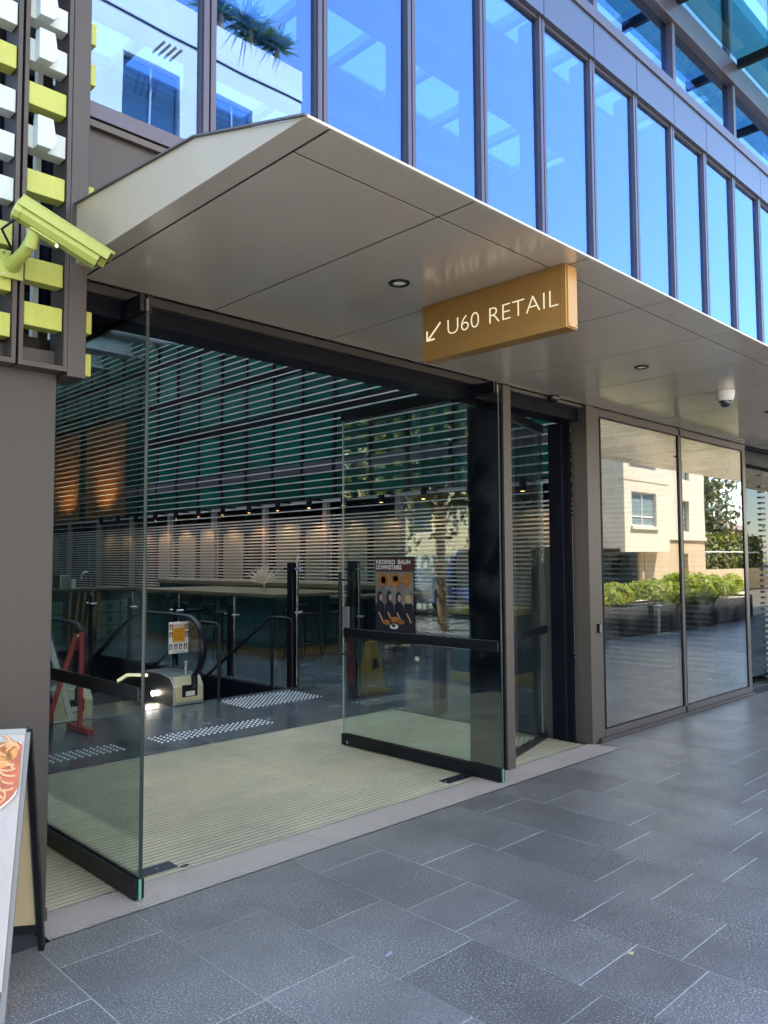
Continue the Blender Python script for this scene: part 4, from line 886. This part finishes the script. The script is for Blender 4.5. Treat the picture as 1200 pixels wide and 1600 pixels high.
# ================================================================== ACROSS THE LANE (mirrored in the glass)
def facade_windows(parent, y, wins, glass, fr, sill=None, depth=.16, cross=True):
    for (x0, x1, z0, z1, mx) in wins:
        q = MB(); t = .05
        q.box(x0, x0 + t, y - depth, y - depth + .06, z0, z1); q.box(x1 - t, x1, y - depth, y - depth + .06, z0, z1); q.box(x0, x1, y - depth, y - depth + .06, z1 - t, z1); q.box(x0, x1, y - depth, y - depth + .06, z0, z0 + t)
        for k in range(1, mx): xx = x0 + (x1 - x0) * k / mx; q.box(xx - t / 2, xx + t / 2, y - depth, y - depth + .06, z0, z1)
        if mx > 1 and cross: q.box(x0, x1, y - depth, y - depth + .058, z0 + (z1 - z0) * .27, z0 + (z1 - z0) * .27 + t)
        wo = q.build('window', fr, parent)
        box('pane', x0 + .01, x1 - .01, y - depth + .02, y - depth + .03, z0 + .01, z1 - .01, glass, wo)
        if sill: box('sill', x0 - .1, x1 + .1, y - .02, y + .08, z0 - .14, z0 - .002, sill, wo, .01)
WST = pmat('white_render', (.68, .655, .60), .8, nscale=.8, namt=.09, bump=.1, bscale=20)
WG = pmat('dark_window_glass', (.02, .055, .075), .06, 0, .8); WG2 = pmat('curtained_glass', (.22, .29, .30), .15, 0, .8)
wb = empty('white_apartment_block', (6, -9, 0), 'white rendered apartment block mirrored in the upper left windows', 'building')
q = MB(); holes = [(7.47, 8.85, 11.1, 12.57), (9.83, 10.95, 11.1, 12.64), (5.1, 6.5, 11.1, 12.57), (2.7, 4.1, 11.1, 12.57)] + [(2.7 + 2.36 * i, 4.1 + 2.36 * i, 8.0, 9.5) for i in range(4)] + [(2.7 + 2.36 * i, 4.1 + 2.36 * i, 4.9, 6.4) for i in range(4)] + [(2.7 + 2.36 * i, 4.1 + 2.36 * i, 1.4, 3.2) for i in range(4)]
wall_with_holes(q, 'x', -8.3, -8.0, -8, 12.42, 0, 13.42, holes); q.build('wall', WST, wb)
box('end_wall', 12.1, 12.418, -20, -8.301, 0, 13.42, WST, wb); box('interior_block', -8, 12.0, -20, -8.6, 0, 13.3, WG, wb)
q = MB(); q.box(-8, 12.45, -8.33, -7.97, 13.45, 14.27); q.build('parapet', WST, wb, bev=.01); box('coping_joint', -8, 12.43, -8.31, -7.985, 13.421, 13.449, SEAM, wb)
facade_windows(wb, -8.0, [(h[0], h[1], h[2], h[3], 2) for h in holes], WG, pmat('window_frame_grey', (.25, .3, .32), .5), cross=False)
box('balustrade_glass', -8, 12.3, -8.25, -8.235, 14.271, 14.9, CLEAR, wb)
box('upper_storey', -8, 9.0, -20, -11.2, 13.31, 17.2, WST, wb)
q = MB()
for i in range(4): q.tube([(8.1 + i * .14, -7.9, 12.75), (8.25 + i * .14, -7.6, 12.95)], .03, 8)
q.build('pipe_spout', pmat('pipe_tan', (.4, .33, .25), .5), wb)
SPIKE = leaf_mat('spiky_leaf', (.06, .13, .04), (.15, .24, .05), .3)
for i, (x, hh, lb) in enumerate(((10.1, .9, 'spiky roof plant left end of the white parapet'), (10.95, 1.05, 'tallest spiky roof plant on the white parapet'), (11.75, .85, 'spiky roof plant near the corner of the white parapet'))):
    t = empty('spiky_plant', (x, -8.15, 14.28), lb, 'plant', 'spiky plants on the parapet')
    q = MB()
    for cl in range(3):
        c = Vector((x + rnd.uniform(-.25, .25), -8.15 + rnd.uniform(-.2, .2), 14.65 + rnd.uniform(.0, .3)))
        for k in range(60):
            d = Vector((rnd.gauss(0, 1), rnd.gauss(0, 1), rnd.uniform(-.05, 1.2))).normalized(); l = hh * rnd.uniform(.45, .75); sdv = d.cross(Vector((0, 0, 1))).normalized() * .025 if abs(d.z) < .97 else Vector((.025, 0, 0))
            tip = c + d * l + Vector((0, 0, -.12 * l * (1 - d.z))); mid = c.lerp(tip, .55) + Vector((0, 0, .03)); q.poly([c - sdv * .7, c + sdv * .7, mid + sdv, tip, mid - sdv], [(0, 1, 2, 3, 4)])
    q.build('fronds', SPIKE, t); q = MB(); q.tube([(x, -8.15, 14.28), (x + .03, -8.15, 14.8)], [.07, .05], 8); q.build('stem', TIMBER, t)

CR = pmat('cream_render', (.64, .58, .46), .85, nscale=1.2, namt=.06, bump=.08, bscale=25); BG = pmat('beige_base', (.52, .40, .25), .85, nscale=1.5, namt=.08)
cb = empty('cream_apartment_block', (31, -9, 0), 'cream apartment block with overhanging bay mirrored in the shop window', 'building')
bay_holes = [(29.0, 31.1, 2.95, 4.32), (29.0, 31.1, 5.6, 7.0), (29.0, 31.1, 8.3, 9.7)]
q = MB(); wall_with_holes(q, 'x', -8.2, -8.0, 28.4, 32.25, 1.9, 11, bay_holes); q.box(28.4, 28.6, -13, -8.201, 1.9, 11); q.box(32.05, 32.25, -8.7, -8.201, 1.9, 11); q.box(28.4, 32.25, -13, -8.201, 1.9, 2.05); q.build('bay', CR, cb)
box('bay_interior', 28.7, 32.0, -12.9, -8.5, 2.1, 10.9, WG, cb)
q = MB(); mh = [(34.5, 35.35, 2.86, 4.25), (34.6, 35.5, 5.2, 6.7), (34.5, 35.35, 8.0, 9.5)]
wall_with_holes(q, 'x', -8.9, -8.55, 32.26, 37.0, 2.5, 11, mh); q.box(36.7, 37.0, -16, -8.901, 2.5, 11); q.build('wall', CR, cb)
q = MB(); wall_with_holes(q, 'x', -8.86, -8.58, 31.1, 36.97, 0, 2.48, [(34.45, 35.25, .84, 1.85)]); q.build('base_wall', BG, cb); box('string_course', 32.27, 37.05, -8.56, -8.5, 2.46, 2.62, CR, cb)
box('core_block', 32.3, 36.6, -16, -9.05, 0, 10.9, WG, cb)
box('undercroft', 22, 31.1, -13.5, -13, 0, 1.9, PINKC, cb); box('garage_door', 26.5, 30.4, -12.99, -12.9, 0, 1.8, pmat('garage_grey_green', (.12, .15, .12), .5), cb)
q = MB(); q.tube([(30.6, -8.5, 0), (30.6, -8.5, 1.9)], .12, 12); q.build('pillar', BG, cb)
for i in range(2): box('floor_band', 28.37, 32.28, -8.215, -7.985, 4.75 + i * 2.65, 4.79 + i * 2.65, BG, cb)
facade_windows(cb, -8.0, [(h[0], h[1], h[2], h[3], 2) for h in bay_holes], WG2, WHITE, CR)
facade_windows(cb, -8.55, [(h[0], h[1], h[2], h[3], 1) for h in mh] + [(34.45, 35.25, .84, 1.85, 2)], WG2, BG, None, .2)
box('left_wing', 12.5 + 10, 28.2, -17, -13.6, 0, 9, pmat('taupe_render', (.36, .32, .26), .85), cb)

# planters with shrubs
HED = leaf_mat('shrub_leaf', (.17, .25, .015), (.40, .42, .03), .4); GRS = leaf_mat('grass_blade', (.12, .19, .05), (.25, .28, .09), .4)
PLM = pmat('charcoal_planter', (.05, .05, .055), .6, nscale=2, namt=.15); SOIL = pmat('sandstone_fill', (.42, .36, .26), .9, nscale=4, namt=.2)
def planter(x0, x1, label):
    t = empty('planter', ((x0 + x1) / 2, -1.35, 0), label, 'planter', 'dark planters across the lane')
    q = MB(); q.box(x0, x1, -1.9, -1.82, 0, .6); q.box(x0, x1, -.83, -.75, 0, .6); q.box(x0, x0 + .08, -1.819, -.831, 0, .6); q.box(x1 - .08, x1, -1.819, -.831, 0, .6); q.build('trough', PLM, t)
    box('soil', x0 + .081, x1 - .081, -1.818, -.832, .4, .55, SOIL, t)
planter(12.6, 16.0, 'dark planter trough across the lane, left one in the mirror'); planter(16.25, 23.0, 'dark planter trough across the lane, right one in the mirror')
def shrub(x, rx, ry, h, n, label, mat=HED, y=-1.35, z=.5, name='shrub'):
    t = empty(name, (x, y, z), label, 'shrub', 'clipped shrubs in the planters'); q = MB()
    bumps = [(rnd.uniform(-.7, .7) * rx, rnd.uniform(-.5, .5) * ry, rnd.uniform(.75, 1.0)) for _ in range(9)]
    def pos():
        b = rnd.choice(bumps); d = Vector((rnd.gauss(0, 1), rnd.gauss(0, 1), abs(rnd.gauss(0, 1)))).normalized(); r_ = rnd.uniform(.72, 1.02)
        return (x + b[0] + d.x * rx * .45 * r_, y + b[1] + d.y * ry * .6 * r_, z + h * b[2] * (.35 + .65 * d.z * r_)), d
    leaves(q, n, pos, .055); q.build('foliage', mat, t)
    q = MB()
    for k in range(4): q.tube([(x + rnd.uniform(-.2, .2), y, z), (x + rnd.uniform(-.4, .4) * rx, y + rnd.uniform(-.2, .2), z + h * .6)], .015, 6)
    q.build('stems', TIMBER, t)
shrub(13.9, 1.3, .5, .72, 5200, 'broad bright green shrub in the left planter'); shrub(15.4, .8, .5, .62, 3200, 'smaller bright green shrub at the right end of left planter')
shrub(17.4, 1.3, .5, .66, 5200, 'broad bright green shrub in the right planter'); shrub(19.4, 1.0, .55, .8, 4200, 'tall bright green shrub at the far end of right planter')
shrub(21.5, 1.4, .55, .72, 5200, 'broad shrub beyond the tall one at the right end of right planter')
gp_ = empty('grass_clump', (18.3, -.85, .45), 'feathery grass clump spilling over the right planter', 'grass clump'); q = MB()
for i in range(700):
    b0 = Vector((18.3 + rnd.gauss(0, .5), -.95 + rnd.gauss(0, .12), .5)); d = Vector((rnd.gauss(0, .5), rnd.gauss(.25, .4), 1)).normalized(); l = rnd.uniform(.3, .6); m1 = b0 + d * l * .6; tp = b0 + d * l + Vector((d.x * .25, d.y * .25, -.22 * l)); sdv = Vector((.006, .002, 0)); q.poly([b0 - sdv, b0 + sdv, m1 + sdv, tp, m1 - sdv], [(0, 1, 2, 3, 4)])
q.build('blades', GRS, gp_)
bl = empty('bollard_light', (15.9, -.45, 0), 'thin steel bollard light in front of the planter gap', 'bollard'); q = MB(); q.tube([(15.9, -.45, 0), (15.9, -.45, .6)], .03, 10); q.build('pole', STEEL, bl); q = MB(); q.lathe((15.9, -.45, .6), [(.08, 0), (.09, .02), (.02, .05)], 14); q.build('cap', STEEL, bl)

def tree(name, x, y, h, rx, rz, n, label, mat, leaf=.16, trunk=.18, z0=0.0, cy_=None):
    t = empty(name, (x, y, z0), label, 'tree'); q = MB(); zc = z0 + h - rz
    q.tube([(x, y, z0), (x + .1, y, z0 + h * .3), (x - .05, y + .1, z0 + h * .55)], [trunk, trunk * .8, trunk * .5], 10)
    limbs = []
    for k in range(9):
        a = k * 2.4; e = Vector((x + math.cos(a) * rx * .7, y + math.sin(a) * rx * .7, zc + rnd.uniform(-.4, .6) * rz)); s_ = Vector((x, y, z0 + h * (.3 + .03 * k))); limbs.append(e); q.tube([s_, s_.lerp(e, .5) + Vector((0, 0, .2)), e], [trunk * .4, trunk * .25, trunk * .1], 6)
    q.build('trunk', TIMBER, t)
    cl = [Vector((x + rnd.uniform(-1, 1) * rx * .75, y + rnd.uniform(-1, 1) * rx * .75, zc + rnd.uniform(-1, 1) * rz * .8)) for _ in range(46)] + limbs; q = MB()
    def pos():
        c = rnd.choice(cl); s = rx * .22; return (c.x + rnd.gauss(0, s), c.y + rnd.gauss(0, s), c.z + rnd.gauss(0, s)), None
    leaves(q, n, pos, leaf); q.build('crown', mat, t); return t
TL = leaf_mat('magnolia_leaf', (.05, .08, .03), (.2, .19, .08), .25)
tree('magnolia_tree', 42.0, -12.0, 6.6, 2.6, 2.5, 4200, 'glossy leaved tree mirrored right of the cream block', TL, .2)
gbk = empty('grey_apartment_block', (52, -26, 0), 'grey apartment block far behind the mirrored tree', 'building')
GR = pmat('grey_render', (.30, .31, .31), .85); q = MB(); gh = [(47 + 4 * i, 49.2 + 4 * i, 4.5 + 3.2 * j, 6.3 + 3.2 * j) for i in range(4) for j in range(3)]
wall_with_holes(q, 'x', -24.3, -24, 44, 66, 0, 15, gh); q.box(44, 66, -34, -24.4, 0, 15); q.build('wall', GR, gbk); facade_windows(gbk, -24.0, [(h[0], h[1], h[2], h[3], 2) for h in gh], WG2, WHITE)
fl = empty('garden_wall', (41, -9, 0), 'low beige garden wall with railing beside the cream block', 'wall'); box('wall', 37.02, 60, -8.9, -8.7, 0, 1.1, BG, fl)
q = MB(); q.tube([(37.02, -8.8, 1.95), (60, -8.8, 1.95)], .025, 6); q.build('top_rail', WHITE, fl)
for i in range(40): 
    q = MB(); q.tube([(37.1 + i * .5, -8.8, 1.1), (37.1 + i * .5, -8.8, 1.95)], .012, 5); q.build('baluster', BLACK, fl)
HD2 = leaf_mat('hedge_leaf', (.07, .10, .015), (.24, .24, .03), .3)
hg = empty('hedge', (41, -9.7, 0), 'dense clipped hedge behind the garden railing', 'hedge'); q = MB()
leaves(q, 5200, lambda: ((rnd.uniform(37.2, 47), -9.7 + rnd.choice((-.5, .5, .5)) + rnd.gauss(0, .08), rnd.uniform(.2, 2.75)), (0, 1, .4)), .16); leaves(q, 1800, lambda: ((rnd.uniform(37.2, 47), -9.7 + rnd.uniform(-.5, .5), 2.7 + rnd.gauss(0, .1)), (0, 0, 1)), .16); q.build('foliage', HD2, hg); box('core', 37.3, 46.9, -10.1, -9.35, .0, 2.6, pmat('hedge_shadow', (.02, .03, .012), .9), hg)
gz = empty('garden_pavilion', (46, -13, 0), 'small hipped pavilion roof behind the mirrored hedge', 'pavilion'); q = MB(); q.poly([(42, -15, 3.3), (50, -15, 3.3), (50, -11, 3.3), (42, -11, 3.3), (46, -13, 4.6)], [(0, 1, 4), (1, 2, 4), (2, 3, 4), (3, 0, 4), (0, 3, 2, 1)]); q.build('roof', pmat('brown_tile', (.2, .15, .12), .8), gz); box('walls', 42.5, 49.5, -14.5, -11.5, 0, 3.29, BG, gz)

# ================================================================== STREET TO THE LEFT (mirrored in the open door)
sb = empty('pale_street_house', (-14, 22, 0), 'pale yellow house across the left street, mirrored in the door', 'building')
CRY = pmat('pale_yellow_render', (.66, .56, .36), .85); q = MB(); hh_ = [(17.0 + 3.1 * i, 18.1 + 3.1 * i, 2.6, 4.2) for i in range(4)]
wall_with_holes(q, 'y', -13.3, -13.0, 11, 34, 0, 5.2, hh_); q.build('wall', CRY, sb); box('rear', -20, -13.4, 11, 34, 0, 5.1, CRY, sb)
for h in hh_: w_ = box('window', -13.2, -13.12, h[0], h[1], h[2], h[3], WHITE, sb); box('pane', -13.119, -13.11, h[0] + .08, h[1] - .08, h[2] + .08, h[3] - .08, WG, w_)
hd = empty('site_hoarding', (-10, 18, 0), 'white corrugated hoarding with a yellow disc, mirrored in the door', 'hoarding'); HW = pmat('hoarding_white', (.66, .68, .62), .6)
for i in range(30): box('rib_sheet', -10.06 + (.03 if i % 2 else 0), -10.0 + (.03 if i % 2 else 0), 15.2 + i * .14, 15.34 + i * .14, 0, 1.78, HW, hd)
q = MB(); q.lathe((-9.96, 17.0, 1.36), [(.28, 0), (.28, .008)], 28, ax='x'); q.build('yellow_disc', pmat('disc_yellow', (.75, .5, .02), .5), hd)
q = MB(); q.lathe((-9.95, 17.02, 1.36), [(.1, 0), (.1, .008)], 12, ax='x'); q.build('disc_mark', BLACK, hd)
def vehicle(nm, y0, y1, x0, x1, zt, col, label, cat):
    t = empty(nm, ((x0 + x1) / 2, (y0 + y1) / 2, 0), label, cat); L_ = y1 - y0
    pr = [(y0, .35), (y0 + .05 * L_, .75), (y0 + .2 * L_, .85), (y0 + .32 * L_, zt), (y0 + .8 * L_, zt), (y0 + .97 * L_, .85), (y1, .75), (y1, .35)]
    q = MB(); q.prism([(x0, a, b) for a, b in pr], (x1 - x0, 0, 0)); q.build('body', col, t, bev=.03)
    q = MB(); q.prism([(x1 + .002, y0 + .26 * L_, .87), (x1 + .002, y0 + .35 * L_, zt - .08), (x1 + .002, y0 + .77 * L_, zt - .08), (x1 + .002, y0 + .9 * L_, .87)], (.01, 0, 0)); q.build('side_window', WG, t)
    for yy_ in (y0 + .2 * L_, y0 + .8 * L_):
        for xx in (x0 - .01, x1 - .17): q = MB(); q.lathe((xx, yy_, .31), [(.2, 0), (.31, 0), (.31, .18), (.2, .18)], 20, ax='x'); wh = q.build('wheel', BLACK, t); q = MB(); q.lathe((xx + .17, yy_, .31), [(.19, 0), (.15, .015)], 16, ax='x'); q.build('rim', STEEL, wh)
vehicle('parked_car', 15.6, 19.8, -9.4, -7.7, 1.35, pmat('silver_car_paint', (.55, .6, .66), .2, .4), 'silver parked car in front of the hoarding, mirrored in the door', 'car')
vehicle('parked_van', 10.6, 15.2, -9.4, -7.6, 1.9, pmat('blue_van_paint', (.03, .10, .42), .25, .2), 'blue parked van mirrored at the edge of the open door', 'van')
TL2 = leaf_mat('street_leaf', (.06, .09, .02), (.3, .3, .07), .4)
tree('street_tree', -4.6, 12.2, 7.4, 2.6, 2.6, 6500, 'sunlit street tree seen between the mirrored louvres, nearer one', TL2, .14, .14)
tree('street_tree', -7.0, 16.5, 8.5, 3.0, 3.0, 5000, 'sunlit street tree seen between the mirrored louvres, farther one', TL2, .16, .16)

# small scraps on the paving
q = MB(); q.poly([(3.02, 1.675, .002), (3.045, 1.68, .003), (3.05, 1.66, .006), (3.03, 1.655, .002)], [(0, 1, 2, 3)]); tag(q.build('dry_leaf', pmat('tan_leaf', (.55, .4, .25), .7)), 'small tan dry leaf on the near paving', 'leaf')
q = MB(); q.poly([(2.31, 2.36, .002), (2.36, 2.375, .003), (2.35, 2.35, .005), (2.32, 2.345, .002)], [(0, 1, 2, 3)]); tag(q.build('paper_scrap', pmat('grey_scrap', (.3, .34, .4), .7)), 'small grey paper scrap on the near paving', 'litter')
print('pavers', np_, 'objects', len(bpy.data.objects))
